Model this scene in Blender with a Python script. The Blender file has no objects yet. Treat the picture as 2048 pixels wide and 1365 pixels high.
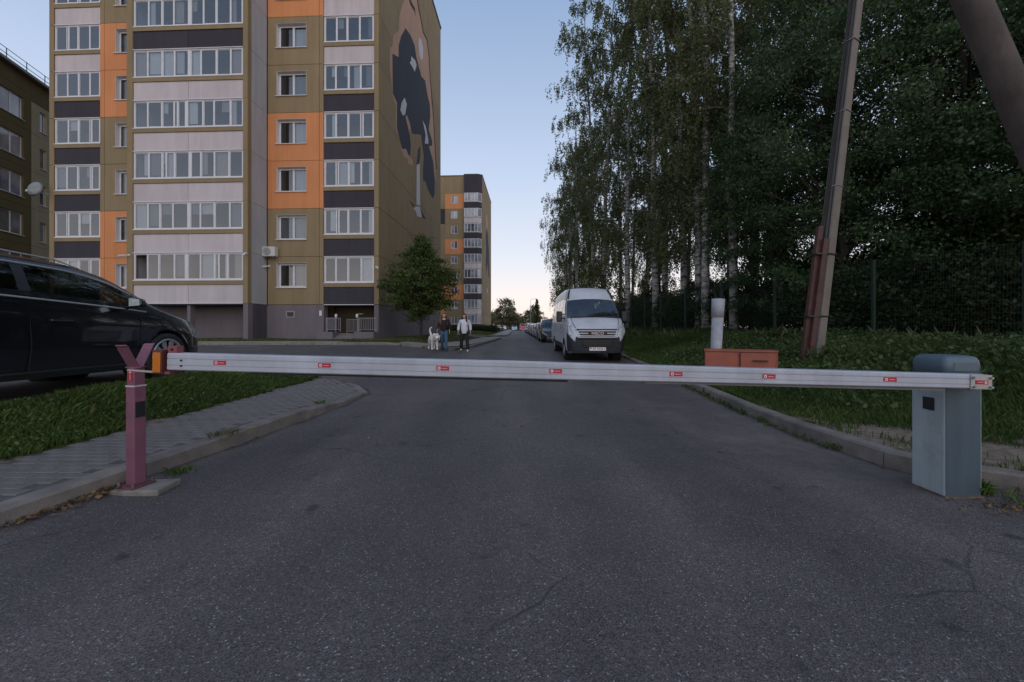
import bpy, bmesh, math, random
import numpy as np
from mathutils import Vector, Matrix

# ------------------------------------------------------------------ camera, sky, sun, exposure
scene = bpy.context.scene
COL = scene.collection
F = 796.0          # focal length in pixels of the 2048 px wide frame
HORIZON = 655.0
CAMZ = 1.25
cam_data = bpy.data.cameras.new('camera')
cam = bpy.data.objects.new('camera', cam_data)
COL.objects.link(cam)
cam.location = (0, 0, CAMZ)
cam.rotation_euler = (math.pi / 2, 0, 0)
cam_data.sensor_width = 36.0
cam_data.lens = F / 2048 * 36.0
cam_data.shift_y = -(682.5 - HORIZON) / 2048
cam_data.clip_start = 0.05
cam_data.clip_end = 3000
scene.camera = cam

SUN_EL, SUN_AZ = 9.0, 160.0      # degrees; azimuth clockwise from +Y (the afterglow lies behind the camera)
world = bpy.data.worlds.new('World')
scene.world = world
world.use_nodes = True
wn, wl = world.node_tree.nodes, world.node_tree.links
bg = wn['Background']
sky = wn.new('ShaderNodeTexSky')
sky.sky_type = 'NISHITA'
sky.sun_disc = False
sky.sun_elevation = math.radians(SUN_EL)
sky.sun_rotation = math.radians(SUN_AZ)
sky.dust_density = 0.6
sky.ozone_density = 2.0
tc = wn.new('ShaderNodeTexCoord')
sx = wn.new('ShaderNodeSeparateXYZ')
wl.new(tc.outputs['Generated'], sx.inputs[0])
ramp = wn.new('ShaderNodeValToRGB')
wl.new(sx.outputs['Z'], ramp.inputs[0])
# dusk gradient by elevation only, the same all round the horizon (linear values)
stops = [(0.0, (1.05, 0.84, 0.76)), (0.03, (1.12, 0.94, 0.87)), (0.09, (1.02, 0.94, 0.93)), (0.18, (0.84, 0.87, 0.97)),
         (0.36, (0.60, 0.71, 0.92)), (0.63, (0.33, 0.46, 0.70)), (1.0, (0.16, 0.26, 0.46))]
el = ramp.color_ramp.elements
while len(el) < len(stops):
    el.new(0.5)
for e, (p, c) in zip(el, stops):
    e.position = p
    e.color = (*c, 1)
mul = wn.new('ShaderNodeMixRGB')
mul.blend_type = 'MULTIPLY'
mul.inputs[0].default_value = 1.0
mul.inputs[2].default_value = (8.5, 8.5, 8.5, 1)
wl.new(ramp.outputs[0], mul.inputs[1])
mixs = wn.new('ShaderNodeMixRGB')
mixs.inputs[0].default_value = 0.12
wl.new(mul.outputs[0], mixs.inputs[1])
wl.new(sky.outputs[0], mixs.inputs[2])
wl.new(mixs.outputs[0], bg.inputs[0])
bg.inputs[1].default_value = 0.105

sun_data = bpy.data.lights.new('sun', 'SUN')
sun_data.energy = 0.8
sun_data.angle = math.radians(70)
sun_data.color = (1.0, 0.88, 0.82)
sun = bpy.data.objects.new('sun', sun_data)
COL.objects.link(sun)
_a, _e = math.radians(SUN_AZ), math.radians(28)
sun.rotation_euler = Vector((math.sin(_a) * math.cos(_e), math.cos(_a) * math.cos(_e), math.sin(_e))).to_track_quat('Z', 'Y').to_euler()
sun.location = (0, -30, 30)

vs = scene.view_settings
vs.view_transform = 'Standard'
vs.look = 'None'
vs.exposure = 0.22
vs.gamma = 1.0
vs.use_curve_mapping = False
scene.cycles.max_bounces = 6
scene.cycles.transparent_max_bounces = 12
scene.cycles.use_denoising = True

# ------------------------------------------------------------------ helpers
R = math.radians
rng = np.random.default_rng(7)
random.seed(7)

def smooth(t):
    t = np.clip(t, 0, 1)
    return t * t * (3 - 2 * t)

def tag(o, label=None, cat=None, group=None, kind=None):
    if label: o['label'] = label
    if cat: o['category'] = cat
    if group: o['group'] = group
    if kind: o['kind'] = kind
    return o

def empty(name, loc=(0, 0, 0), rz=0.0, parent=None):
    o = bpy.data.objects.new(name, None)
    o.empty_display_size = 0.2
    COL.objects.link(o)
    o.location = loc
    o.rotation_euler = (0, 0, rz)
    if parent: o.parent = parent
    return o

def link(name, me, parent=None, loc=None, rot=None, scl=None):
    o = bpy.data.objects.new(name, me)
    COL.objects.link(o)
    if parent: o.parent = parent
    if loc is not None: o.location = loc
    if rot is not None: o.rotation_euler = rot
    if scl is not None: o.scale = scl
    return o

def np_mesh(name, verts, faces, mats, smooth_=False):
    """verts (n,3); faces (m,4) or (m,3) arrays"""
    me = bpy.data.meshes.new(name)
    verts = np.asarray(verts, dtype=np.float32); faces = np.asarray(faces, dtype=np.int32)
    k = faces.shape[1]
    me.vertices.add(len(verts)); me.vertices.foreach_set('co', verts.ravel())
    me.loops.add(faces.size); me.loops.foreach_set('vertex_index', faces.ravel())
    me.polygons.add(len(faces))
    me.polygons.foreach_set('loop_start', np.arange(0, faces.size, k, dtype=np.int32))
    me.polygons.foreach_set('loop_total', np.full(len(faces), k, dtype=np.int32))
    if smooth_: me.polygons.foreach_set('use_smooth', np.ones(len(faces), dtype=bool))
    for m in (mats if isinstance(mats, (list, tuple)) else [mats]): me.materials.append(m)
    me.update(calc_edges=True)
    return me

class MB:
    """collects simple solids; build() links them as one mesh object"""
    def __init__(s): s.v, s.f, s.m = [], [], []
    def add(s, vs_, fs, mi=0):
        b = len(s.v)
        s.v += [tuple(v) for v in vs_]
        for f in fs:
            s.f.append([b + i for i in f]); s.m.append(mi)
        return s
    def box(s, x0, x1, y0, y1, z0, z1, mi=0):
        v = [(x0, y0, z0), (x1, y0, z0), (x1, y1, z0), (x0, y1, z0), (x0, y0, z1), (x1, y0, z1), (x1, y1, z1), (x0, y1, z1)]
        return s.add(v, [(0, 3, 2, 1), (4, 5, 6, 7), (0, 1, 5, 4), (1, 2, 6, 5), (2, 3, 7, 6), (3, 0, 4, 7)], mi)
    def hexa(s, bot, top, mi=0):
        """two matching rings"""
        n = len(bot)
        return s.add(list(bot) + list(top), [tuple(reversed(range(n))), tuple(range(n, 2 * n))] + [(i, (i + 1) % n, n + (i + 1) % n, n + i) for i in range(n)], mi)
    def prism(s, pts, axis, a, b, mi=0):
        """extrude 2-D polygon pts along axis (0,1,2) from a to b"""
        def mk_(p, t):
            return (t, p[0], p[1]) if axis == 0 else (p[0], t, p[1]) if axis == 1 else (p[0], p[1], t)
        return s.hexa([mk_(p, a) for p in pts], [mk_(p, b) for p in pts], mi)
    def tube(s, p0, p1, r0, r1=None, n=8, mi=0):
        return s.path([p0, p1], [r0, r0 if r1 is None else r1], n, mi)
    def path(s, pts, rad, n=8, mi=0):
        pts = [Vector(p) for p in pts]
        rings = []
        ref = Vector((0.13, 0.97, 0.21))
        for i, p in enumerate(pts):
            d = (pts[min(i + 1, len(pts) - 1)] - pts[max(i - 1, 0)]).normalized()
            if abs(d.dot(ref)) > 0.97: ref = Vector((0.9, 0.1, 0.3))
            a = d.cross(ref).normalized(); b = d.cross(a)
            r = rad[i] if isinstance(rad, (list, tuple, np.ndarray)) else rad
            rings.append([p + (a * math.cos(2 * math.pi * k / n) + b * math.sin(2 * math.pi * k / n)) * r for k in range(n)])
        vs_ = [v for rr in rings for v in rr]
        fs = []
        for i in range(len(pts) - 1):
            for k in range(n):
                fs.append((i * n + k, i * n + (k + 1) % n, (i + 1) * n + (k + 1) % n, (i + 1) * n + k))
        fs.append(tuple(range(n))); fs.append(tuple(range((len(pts) - 1) * n, len(pts) * n)))
        return s.add(vs_, fs, mi)
    def lathe(s, prof, c=(0, 0, 0), axis=2, n=24, mi=0):
        """prof: (radius, height) pairs about an axis"""
        vs_, fs = [], []
        for r_, h_ in prof:
            for k in range(n):
                a = 2 * math.pi * k / n
                p = (math.cos(a) * r_, math.sin(a) * r_)
                q = (p[0], p[1], h_) if axis == 2 else (h_, p[0], p[1]) if axis == 0 else (p[0], h_, p[1])
                vs_.append((q[0] + c[0], q[1] + c[1], q[2] + c[2]))
        for i in range(len(prof) - 1):
            for k in range(n):
                fs.append((i * n + k, i * n + (k + 1) % n, (i + 1) * n + (k + 1) % n, (i + 1) * n + k))
        return s.add(vs_, fs, mi)
    def mesh(s, name, mats, smooth_=False):
        me = bpy.data.meshes.new(name)
        me.from_pydata(s.v, [], s.f)
        for m in (mats if isinstance(mats, (list, tuple)) else [mats]): me.materials.append(m)
        me.polygons.foreach_set('material_index', s.m)
        bm = bmesh.new(); bm.from_mesh(me); bmesh.ops.recalc_face_normals(bm, faces=bm.faces); bm.to_mesh(me); bm.free()
        if smooth_: me.shade_smooth()
        me.update()
        return me
    def build(s, name, mats, parent=None, smooth_=False, bevel=0.0, loc=None, rot=None, seg=2):
        o = link(name, s.mesh(name, mats, smooth_), parent, loc, rot)
        if bevel:
            b = o.modifiers.new('bevel', 'BEVEL'); b.width = bevel; b.segments = seg; b.limit_method = 'ANGLE'
            b.angle_limit = R(40)
        return o

# ------------------------------------------------------------------ materials
MATS = {}
def nt(name):
    m = bpy.data.materials.new(name); m.use_nodes = True
    return m, m.node_tree.nodes, m.node_tree.links, m.node_tree.nodes['Principled BSDF']

def noise(n, l, vec, scale, detail=5.0, rough=0.55):
    t = n.new('ShaderNodeTexNoise'); t.inputs['Scale'].default_value = scale
    t.inputs['Detail'].default_value = detail; t.inputs['Roughness'].default_value = rough
    l.new(vec, t.inputs['Vector'])
    return t.outputs['Fac']

def rampf(n, l, fac, p0, p1, c0, c1):
    r = n.new('ShaderNodeValToRGB'); l.new(fac, r.inputs[0])
    e = r.color_ramp.elements
    e[0].position, e[1].position = p0, p1
    e[0].color = (*c0, 1) if len(c0) == 3 else c0
    e[1].color = (*c1, 1) if len(c1) == 3 else c1
    return r.outputs[0]

def mixc(n, l, fac, a, b, mode='MIX'):
    m = n.new('ShaderNodeMixRGB'); m.blend_type = mode
    for i, x in ((0, fac), (1, a), (2, b)):
        if hasattr(x, 'is_linked') or hasattr(x, 'links'): l.new(x, m.inputs[i])
        elif i == 0: m.inputs[0].default_value = x
        else: m.inputs[i].default_value = (*x, 1)
    return m.outputs[0]

def mk(name, col, rough=0.6, metal=0.0, var=0.18, scale=3.0, bump=0.0, bscale=60.0, spec=0.4, rnd=0.0, coat=0.0, dirt=None, dscale=1.2, damt=0.5, stretch=(1, 1, 1), coord='Object', streak=0.0):
    if name in MATS: return MATS[name]
    m, n, l, p = nt(name)
    t = n.new('ShaderNodeTexCoord')
    mp = n.new('ShaderNodeMapping'); mp.inputs['Scale'].default_value = stretch
    l.new(t.outputs[coord], mp.inputs[0]); vec = mp.outputs[0]
    f = noise(n, l, vec, scale)
    c = rampf(n, l, f, 0.3, 0.7, tuple(x * (1 - var) for x in col), tuple(min(1, x * (1 + var)) for x in col))
    if dirt:
        g = noise(n, l, vec, dscale, 8, 0.65)
        k = rampf(n, l, g, 0.48, 0.72, (0, 0, 0), (damt, damt, damt))
        c = mixc(n, l, k, c, dirt)
    if streak:
        ms = n.new('ShaderNodeMapping'); ms.inputs['Scale'].default_value = (2.6, 2.6, .16); l.new(t.outputs[coord], ms.inputs[0])
        c = mixc(n, l, 1.0, c, rampf(n, l, noise(n, l, ms.outputs[0], 1.3, 7, .7), .36, .62, (1 - streak,) * 3, (1 + streak * .35,) * 3), 'MULTIPLY')
    if rnd:
        oi = n.new('ShaderNodeObjectInfo'); mr = n.new('ShaderNodeMapRange')
        mr.inputs[3].default_value = 1 - rnd; mr.inputs[4].default_value = 1 + rnd
        l.new(oi.outputs['Random'], mr.inputs[0])
        h = n.new('ShaderNodeHueSaturation'); l.new(mr.outputs[0], h.inputs['Value']); l.new(c, h.inputs['Color']); c = h.outputs[0]
    l.new(c, p.inputs['Base Color'])
    p.inputs['Roughness'].default_value = rough; p.inputs['Metallic'].default_value = metal
    p.inputs['Specular IOR Level'].default_value = spec
    p.inputs['Coat Weight'].default_value = coat; p.inputs['Coat Roughness'].default_value = 0.04
    if bump:
        b = n.new('ShaderNodeBump'); b.inputs['Strength'].default_value = bump; b.inputs['Distance'].default_value = 0.01
        l.new(noise(n, l, vec, bscale, 3), b.inputs['Height']); l.new(b.outputs[0], p.inputs['Normal'])
    MATS[name] = m
    return m

def leafmat(name, c0, c1, trans=0.35, yellow=None, ya=0.03):
    m, n, l, p = nt(name)
    g = n.new('ShaderNodeNewGeometry')
    c = rampf(n, l, g.outputs['Random Per Island'], 0.0, 1.0, c0, c1)
    if yellow:
        r = n.new('ShaderNodeMath'); r.operation = 'MULTIPLY'; r.inputs[1].default_value = 17.31; l.new(g.outputs['Random Per Island'], r.inputs[0])
        fr = n.new('ShaderNodeMath'); fr.operation = 'FRACT'; l.new(r.outputs[0], fr.inputs[0])
        lt = n.new('ShaderNodeMath'); lt.operation = 'LESS_THAN'; lt.inputs[1].default_value = ya; l.new(fr.outputs[0], lt.inputs[0])
        c = mixc(n, l, lt.outputs[0], c, yellow)
    t = n.new('ShaderNodeTexCoord'); f = noise(n, l, t.outputs['Object'], 0.55, 2)
    k = rampf(n, l, f, 0.35, 0.68, (0.62, 0.66, 0.6), (1.25, 1.2, 1.15))
    c = mixc(n, l, 1.0, c, k, 'MULTIPLY')
    l.new(c, p.inputs['Base Color']); p.inputs['Roughness'].default_value = 0.5; p.inputs['Specular IOR Level'].default_value = 0.35
    tr = n.new('ShaderNodeBsdfTranslucent'); l.new(c, tr.inputs[0])
    mx = n.new('ShaderNodeMixShader'); mx.inputs[0].default_value = trans
    l.new(p.outputs[0], mx.inputs[1]); l.new(tr.outputs[0], mx.inputs[2]); l.new(mx.outputs[0], n['Material Output'].inputs[0])
    MATS[name] = m
    return m

def asphalt():
    m, n, l, p = nt('asphalt')
    t = n.new('ShaderNodeTexCoord'); v = t.outputs['Object']
    big = noise(n, l, v, 0.35, 4); mid = noise(n, l, v, 2.2, 6, 0.6); fine = noise(n, l, v, 55, 3, 0.7)
    c = rampf(n, l, mid, 0.3, 0.72, (0.086, 0.0755, 0.0725), (0.112, 0.099, 0.094))
    c = mixc(n, l, 1.0, c, rampf(n, l, big, 0.3, 0.7, (0.82, 0.82, 0.84), (1.15, 1.13, 1.12)), 'MULTIPLY')
    # aggregate
    vo = n.new('ShaderNodeTexVoronoi'); vo.inputs['Scale'].default_value = 165; l.new(v, vo.inputs['Vector'])
    sp = n.new('ShaderNodeSeparateColor'); l.new(vo.outputs['Color'], sp.inputs[0])
    c = mixc(n, l, 1.0, c, rampf(n, l, sp.outputs[0], 0.0, 1.0, (0.55, 0.55, 0.57), (1.5, 1.48, 1.46)), 'MULTIPLY')
    st = rampf(n, l, sp.outputs[1], 0.965, 0.99, (0, 0, 0), (0.9, 0.9, 0.9))
    c = mixc(n, l, st, c, (0.33, 0.32, 0.31))
    # dark spots and sandy patches
    ds = noise(n, l, v, 3.1, 2)
    c = mixc(n, l, rampf(n, l, ds, 0.67, 0.73, (0, 0, 0), (0.75, 0.75, 0.75)), c, (0.035, 0.034, 0.038))
    sd = noise(n, l, v, 0.8, 7, 0.62)
    c = mixc(n, l, rampf(n, l, sd, 0.6, 0.78, (0, 0, 0), (0.4, 0.4, 0.4)), c, (0.17, 0.15, 0.135))
    wa = n.new('ShaderNodeAttribute'); wa.attribute_name = 'sandy'
    sa = n.new('ShaderNodeMath'); sa.operation = 'MULTIPLY'; l.new(wa.outputs['Fac'], sa.inputs[0]); l.new(rampf(n, l, noise(n, l, v, 1.7, 7, .7), .32, .7, (0, 0, 0), (1, 1, 1)), sa.inputs[1])
    c = mixc(n, l, sa.outputs[0], c, (0.21, 0.175, 0.15))
    la = n.new('ShaderNodeAttribute'); la.attribute_name = 'lane'
    c = mixc(n, l, 1.0, c, rampf(n, l, la.outputs['Fac'], 0.0, 1.0, (0.86, 0.86, 0.88), (1.14, 1.13, 1.12)), 'MULTIPLY')
    mp2 = n.new('ShaderNodeMapping'); mp2.inputs['Scale'].default_value = (1.1, .25, 1); l.new(v, mp2.inputs[0])
    c = mixc(n, l, 1.0, c, rampf(n, l, noise(n, l, mp2.outputs[0], 1.0, 5, .6), .35, .65, (0.84, 0.84, 0.86), (1.12, 1.12, 1.12)), 'MULTIPLY')
    # hair cracks
    vc = n.new('ShaderNodeTexVoronoi'); vc.feature = 'DISTANCE_TO_EDGE'; vc.inputs['Scale'].default_value = 0.42
    wv = n.new('ShaderNodeMixRGB'); wv.inputs[0].default_value = 0.12; l.new(v, wv.inputs[1])
    nc = n.new('ShaderNodeTexNoise'); nc.inputs['Scale'].default_value = 3.0; nc.inputs['Detail'].default_value = 6; l.new(v, nc.inputs['Vector']); l.new(nc.outputs['Color'], wv.inputs[2])
    l.new(wv.outputs[0], vc.inputs['Vector'])
    ck = rampf(n, l, vc.outputs['Distance'], 0.0, 0.0028, (0.75, 0.75, 0.75), (0, 0, 0))
    ck = mixc(n, l, 1.0, ck, rampf(n, l, noise(n, l, v, 0.9, 2), 0.46, 0.58, (0, 0, 0), (1, 1, 1)), 'MULTIPLY')
    c = mixc(n, l, ck, c, (0.03, 0.03, 0.033))
    l.new(c, p.inputs['Base Color'])
    l.new(rampf(n, l, mid, 0.3, 0.7, (0.62, 0.62, 0.62), (0.85, 0.85, 0.85)), p.inputs['Roughness'])
    p.inputs['Specular IOR Level'].default_value = 0.35
    b = n.new('ShaderNodeBump'); b.inputs['Strength'].default_value = 0.8; b.inputs['Distance'].default_value = 0.006
    l.new(mixc(n, l, 0.5, vo.outputs['Distance'], fine), b.inputs['Height']); l.new(b.outputs[0], p.inputs['Normal'])
    MATS['asphalt'] = m
    return m

def soil():
    m, n, l, p = nt('soil_and_turf')
    t = n.new('ShaderNodeTexCoord'); v = t.outputs['Object']
    a = noise(n, l, v, 1.3, 8, 0.65); b_ = noise(n, l, v, 14, 5)
    g = rampf(n, l, b_, 0.3, 0.7, (0.028, 0.036, 0.014), (0.06, 0.075, 0.026))
    d = rampf(n, l, b_, 0.3, 0.7, (0.13, 0.10, 0.075), (0.26, 0.21, 0.165))
    at = n.new('ShaderNodeAttribute'); at.attribute_name = 'bare'
    s = n.new('ShaderNodeMath'); s.operation = 'ADD'; l.new(at.outputs['Fac'], s.inputs[0])
    q = n.new('ShaderNodeMath'); q.operation = 'MULTIPLY_ADD'; l.new(a, q.inputs[0]); q.inputs[1].default_value = 2.2; q.inputs[2].default_value = -1.12
    l.new(q.outputs[0], s.inputs[1])
    k = rampf(n, l, s.outputs[0], 0.42, 0.58, (0, 0, 0), (1, 1, 1))
    l.new(mixc(n, l, k, g, d), p.inputs['Base Color']); p.inputs['Roughness'].default_value = 0.95; p.inputs['Specular IOR Level'].default_value = 0.1
    bp = n.new('ShaderNodeBump'); bp.inputs['Strength'].default_value = 0.6; bp.inputs['Distance'].default_value = 0.02
    l.new(noise(n, l, v, 30, 6), bp.inputs['Height']); l.new(bp.outputs[0], p.inputs['Normal'])
    MATS['soil'] = m
    return m

def glass(name, tint=(0.75, 0.8, 0.82), ior=1.75, low=0.1, high=0.9):
    """window glass: mirror-like coat over a see-through sheet"""
    m, n, l, p = nt(name)
    n.remove(p)
    tr = n.new('ShaderNodeBsdfTransparent'); tr.inputs[0].default_value = (*tint, 1)
    gl = n.new('ShaderNodeBsdfGlossy'); gl.inputs['Roughness'].default_value = 0.015
    fr = n.new('ShaderNodeLayerWeight'); fr.inputs[0].default_value = .5
    pw = n.new('ShaderNodeMath'); pw.operation = 'POWER'; pw.inputs[1].default_value = 3.5; l.new(fr.outputs['Facing'], pw.inputs[0])
    mr = n.new('ShaderNodeMapRange'); l.new(pw.outputs[0], mr.inputs[0]); mr.inputs[3].default_value = low; mr.inputs[4].default_value = high
    t = n.new('ShaderNodeTexCoord'); b = n.new('ShaderNodeBump'); b.inputs['Strength'].default_value = 0.04; b.inputs['Distance'].default_value = 0.02
    l.new(noise(n, l, t.outputs['Object'], 1.6, 1), b.inputs['Height']); l.new(b.outputs[0], gl.inputs['Normal'])
    mx = n.new('ShaderNodeMixShader'); l.new(mr.outputs[0], mx.inputs[0]); l.new(tr.outputs[0], mx.inputs[1]); l.new(gl.outputs[0], mx.inputs[2])
    l.new(mx.outputs[0], n['Material Output'].inputs[0])
    MATS[name] = m
    return m

def birchbark():
    m, n, l, p = nt('birch_bark')
    t = n.new('ShaderNodeTexCoord')
    mp = n.new('ShaderNodeMapping'); mp.inputs['Scale'].default_value = (3, 3, 9); l.new(t.outputs['Object'], mp.inputs[0])
    a = noise(n, l, mp.outputs[0], 1.0, 6, 0.7)
    c = rampf(n, l, a, 0.42, 0.55, (0.06, 0.055, 0.05), (0.52, 0.49, 0.45))
    b = noise(n, l, t.outputs['Object'], 0.5, 3)
    c = mixc(n, l, rampf(n, l, b, 0.45, 0.62, (0, 0, 0), (0.6, 0.6, 0.6)), c, (0.11, 0.09, 0.075))
    l.new(c, p.inputs['Base Color']); p.inputs['Roughness'].default_value = 0.8
    MATS['birch_bark'] = m
    return m

ASPHALT, SOIL, BIRCH = asphalt(), soil(), birchbark()
GLASS = glass('window_glass', (0.64, 0.69, 0.71), low=.185)
CARGLASS = glass('car_glass', (0.22, 0.26, 0.26), 1.5, 0.09, 0.95)
CONC = mk('kerb_concrete', (0.20, 0.175, 0.155), 0.85, var=0.2, scale=6, bump=0.4, bscale=90, dirt=(0.09, 0.08, 0.07), damt=0.7, rnd=0.1)
PAVER = mk('paver_concrete', (0.165, 0.149, 0.140), 0.85, var=0.2, scale=9, bump=0.3, bscale=120, dirt=(0.10, 0.095, 0.09), damt=0.5, rnd=0.07)
SAND = mk('jointing_sand', (0.105, 0.098, 0.09), 0.95, var=0.3, scale=8, bump=0.4)
WHITEPVC = mk('white_pvc', (0.60, 0.60, 0.62), 0.4, var=0.05)
BLACKRUB = mk('black_rubber', (0.018, 0.018, 0.02), 0.7, var=0.2)
BLACKPL = mk('black_plastic', (0.02, 0.021, 0.024), 0.45, var=0.2)
CHROME = mk('chrome', (0.6, 0.6, 0.62), 0.18, metal=1.0, var=0.05)
BRIGHT = mk('bright_trim', (0.5, 0.51, 0.53), 0.35, metal=0.5, var=0.05)
STEEL = mk('grey_steel', (0.32, 0.33, 0.35), 0.42, metal=0.6, var=0.15)
DARKHOLE = mk('dark_void', (0.012, 0.012, 0.013), 0.9)
REDPRINT = mk('red_print', (0.42, 0.012, 0.035), 0.45, var=0.05)
WHITEPRINT = mk('white_print', (0.72, 0.68, 0.68), 0.5, var=0.03)
BLACKPRINT = mk('black_print', (0.02, 0.02, 0.02), 0.5, var=0.03)

def text(s, size, parent, loc, rot, mat, name='lettering', extrude=0.001, align='CENTER', sx_=1.0):
    cu = bpy.data.curves.new('text', 'FONT'); cu.body = s; cu.size = size; cu.align_x = align; cu.align_y = 'CENTER'; cu.extrude = extrude
    o = bpy.data.objects.new('tmp', cu); COL.objects.link(o)
    me = bpy.data.meshes.new_from_object(o.evaluated_get(bpy.context.evaluated_depsgraph_get()))
    bpy.data.objects.remove(o); bpy.data.curves.remove(cu)
    me.materials.clear(); me.materials.append(mat)
    return link(name, me, parent, loc, rot, (sx_, 1, 1))
# ------------------------------------------------------------------ ground, road, pavements
def rh(Y):
    return 0.22 * smooth((np.asarray(Y, dtype=float) - 8) / 12)

PLATEAU = 0.46
def A(X, Y):
    """asphalt level"""
    r = rh(Y)
    return r + (PLATEAU - r) * smooth((-2.6 - np.asarray(X, dtype=float)) / 3.4)

LKERB = [(-3.35, -2), (-3.22, 1), (-3.14, 2.5), (-3.05, 3.2), (-2.96, 3.8), (-2.85, 5), (-2.76, 6.0), (-2.68, 6.9), (-2.72, 7.5), (-2.9, 8.05), (-3.3, 8.5), (-3.9, 8.8), (-4.6, 8.95), (-5.25, 9.0)]
RKERB = [(9.0, 0.2), (6.2, 1.5), (4.7, 2.35), (3.9, 2.95), (3.5, 3.28), (3.36, 3.6), (3.31, 4.5), (3.37, 5.75), (3.7, 8.3), (4.0, 12), (4.3, 20), (4.7, 30), (5.5, 60), (7, 160)]
FKERB = [(-46, 16.6), (-14, 17.4), (-5, 18.05), (-3.0, 18.3), (-2.35, 18.6), (-2.1, 19.3), (-1.6, 26), (-0.95, 35.5), (-1.25, 37), (-2.4, 37.9), (-6, 38.6)]
GKERB = [(-6, 44.0), (-2.4, 44.4), (-0.9, 45.2), (-0.45, 47.5), (-0.35, 60), (-0.2, 95), (0.9, 160)]

def poly_inside(P, X, Y):
    X = np.asarray(X, dtype=float); Y = np.asarray(Y, dtype=float)
    ins = np.zeros(np.broadcast(X, Y).shape, dtype=bool)
    n = len(P)
    for i in range(n):
        x0, y0 = P[i]; x1, y1 = P[(i + 1) % n]
        c = (y0 > Y) != (y1 > Y)
        with np.errstate(divide='ignore', invalid='ignore'):
            ins ^= c & (X < (x1 - x0) * (Y - y0) / (y1 - y0 if y1 != y0 else 1e-9) + x0)
    return ins

def inset(path, d):
    """shift a path to its left by d"""
    out = []
    for i, p in enumerate(path):
        a = Vector(path[max(i - 1, 0)]); b = Vector(path[min(i + 1, len(path) - 1)])
        t = (b - a).normalized()
        out.append((p[0] - t.y * d, p[1] + t.x * d))
    return out

KW = 0.15
ISLAND = LKERB + [(-5.25, -2)]                       # kerb, walk and grass strip on the near left
ISL_IN = inset(LKERB, 0.07) + [(-5.2, -2)]
BANK = RKERB + [(300, 160), (300, 0.2)]
BANK_IN = inset(RKERB, -0.07) + [(300, 160), (300, 0.2)]
LAWN = FKERB + [(-46, 38.6)]
LAWN_IN = inset(FKERB, 0.07) + [(-46, 38.6)]
GLAWN = GKERB + [(-300, 160), (-300, 44.0)]
GLAWN_IN = inset(GKERB, 0.07) + [(-300, 160), (-300, 44.0)]

def kerb_h(X, Y):
    """height of the near left kerb above the road: dropped towards the driveway"""
    return 0.035 + 0.105 * (1 - smooth((np.asarray(Y, dtype=float) - 5.2) / 1.9))

def walk_z(X, Y):
    k = kerb_h(X, Y)
    return k + (0.14 - k) * smooth((-3.0 - np.asarray(X, dtype=float)) / 1.1) - 0.004

def T(X, Y):
    """earth level (without regard to asphalt)"""
    X = np.asarray(X, dtype=float); Y = np.asarray(Y, dtype=float)
    bank = rh(Y) + 0.105 - 0.04 * smooth((Y - 7) / 2.5) * (1 - smooth((X - 4.5) / 1.0)) + 0.74 * smooth((X - 4.5) / 4.3) + 0.03 * np.sin(X * 2.1 + Y * 0.7) * smooth((X - 4) / 2) + 0.02 * np.sin(Y * 1.9)
    isl = 0.13 + 0.27 * smooth((-4.15 - X) / 0.95) * (1 - 0.45 * smooth((Y - 6.5) / 2.3))
    isl = np.where(X > -4.19, walk_z(X, Y) - 0.12, isl)
    lawn = A(X, Y) + 0.10 + 0.03 * np.sin(X * 0.7)
    z = np.where(X > 2.5, bank, lawn)
    z = np.where((X < 0) & (Y < 9.05) & (X > -5.3), isl, z)
    return z

def grid_axis(segs):
    out = [segs[0][0]]
    for a, b, st in segs:
        n = max(1, int(round((b - a) / st)))
        out += list(a + (b - a) * (np.arange(n) + 1) / n)
    return np.array(out)

def sheet(name, gx, gy, zf, mat, keep=None):
    XX, YY = np.meshgrid(gx, gy)
    Z = zf(XX, YY)
    v = np.stack([XX, YY, Z], -1).reshape(-1, 3)
    nx, ny = len(gx), len(gy)
    i = (np.arange(ny - 1)[:, None] * nx + np.arange(nx - 1)[None, :]).ravel()
    f = np.stack([i, i + 1, i + nx + 1, i + nx], -1)
    me = np_mesh(name, v, f, mat, True)
    return link(name, me), XX.ravel(), YY.ravel()

# road and driveway: one asphalt sheet, sunk where kerbed islands stand
def road_z(X, Y):
    z = A(X, Y)
    camber = -0.02 * smooth((np.abs(X - 0.6) - 1.5) / 2.5) * (Y < 60)
    z = z + camber * smooth((X + 3.3) / .6) * (X < 4)
    hide = poly_inside(ISL_IN, X, Y) | poly_inside(BANK_IN, X, Y) | poly_inside(LAWN_IN, X, Y) | poly_inside(GLAWN_IN, X, Y)
    return np.where(hide, z - 0.45, z)
gx = grid_axis([(-46, -16, 3), (-16, -6, 0.5), (-6, -2, 0.1), (-2, 3, 0.25), (3, 5, 0.1), (5, 10, 0.5)])
gy = grid_axis([(-8, 0, 1.0), (0, 9.6, 0.1), (9.6, 16, 0.5), (16, 20, 0.1), (20, 36, 1.0), (36, 48, 0.4), (48, 160, 8)])
road, RX, RY = sheet('road', gx, gy, road_z, ASPHALT)
at = road.data.attributes.new('sandy', 'FLOAT', 'POINT')
_rk = np.interp(RY, [p[1] for p in RKERB], [p[0] for p in RKERB])
_lk = np.interp(RY, [p[1] for p in LKERB[:9]], [p[0] for p in LKERB[:9]])
_s = .75 * np.exp(-((_rk - RX) / .35) ** 2) * (RY < 30) + .85 * np.exp(-(((RX - 2.75) / .55) ** 2 + ((RY - 4.3) / 1.1) ** 2)) + .6 * np.exp(-((RX - _lk) / .12) ** 2) * (RY < 8.5)
at.data.foreach_set('value', np.clip(_s, 0, 1).astype(np.float32))
at = road.data.attributes.new('lane', 'FLOAT', 'POINT')
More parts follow.
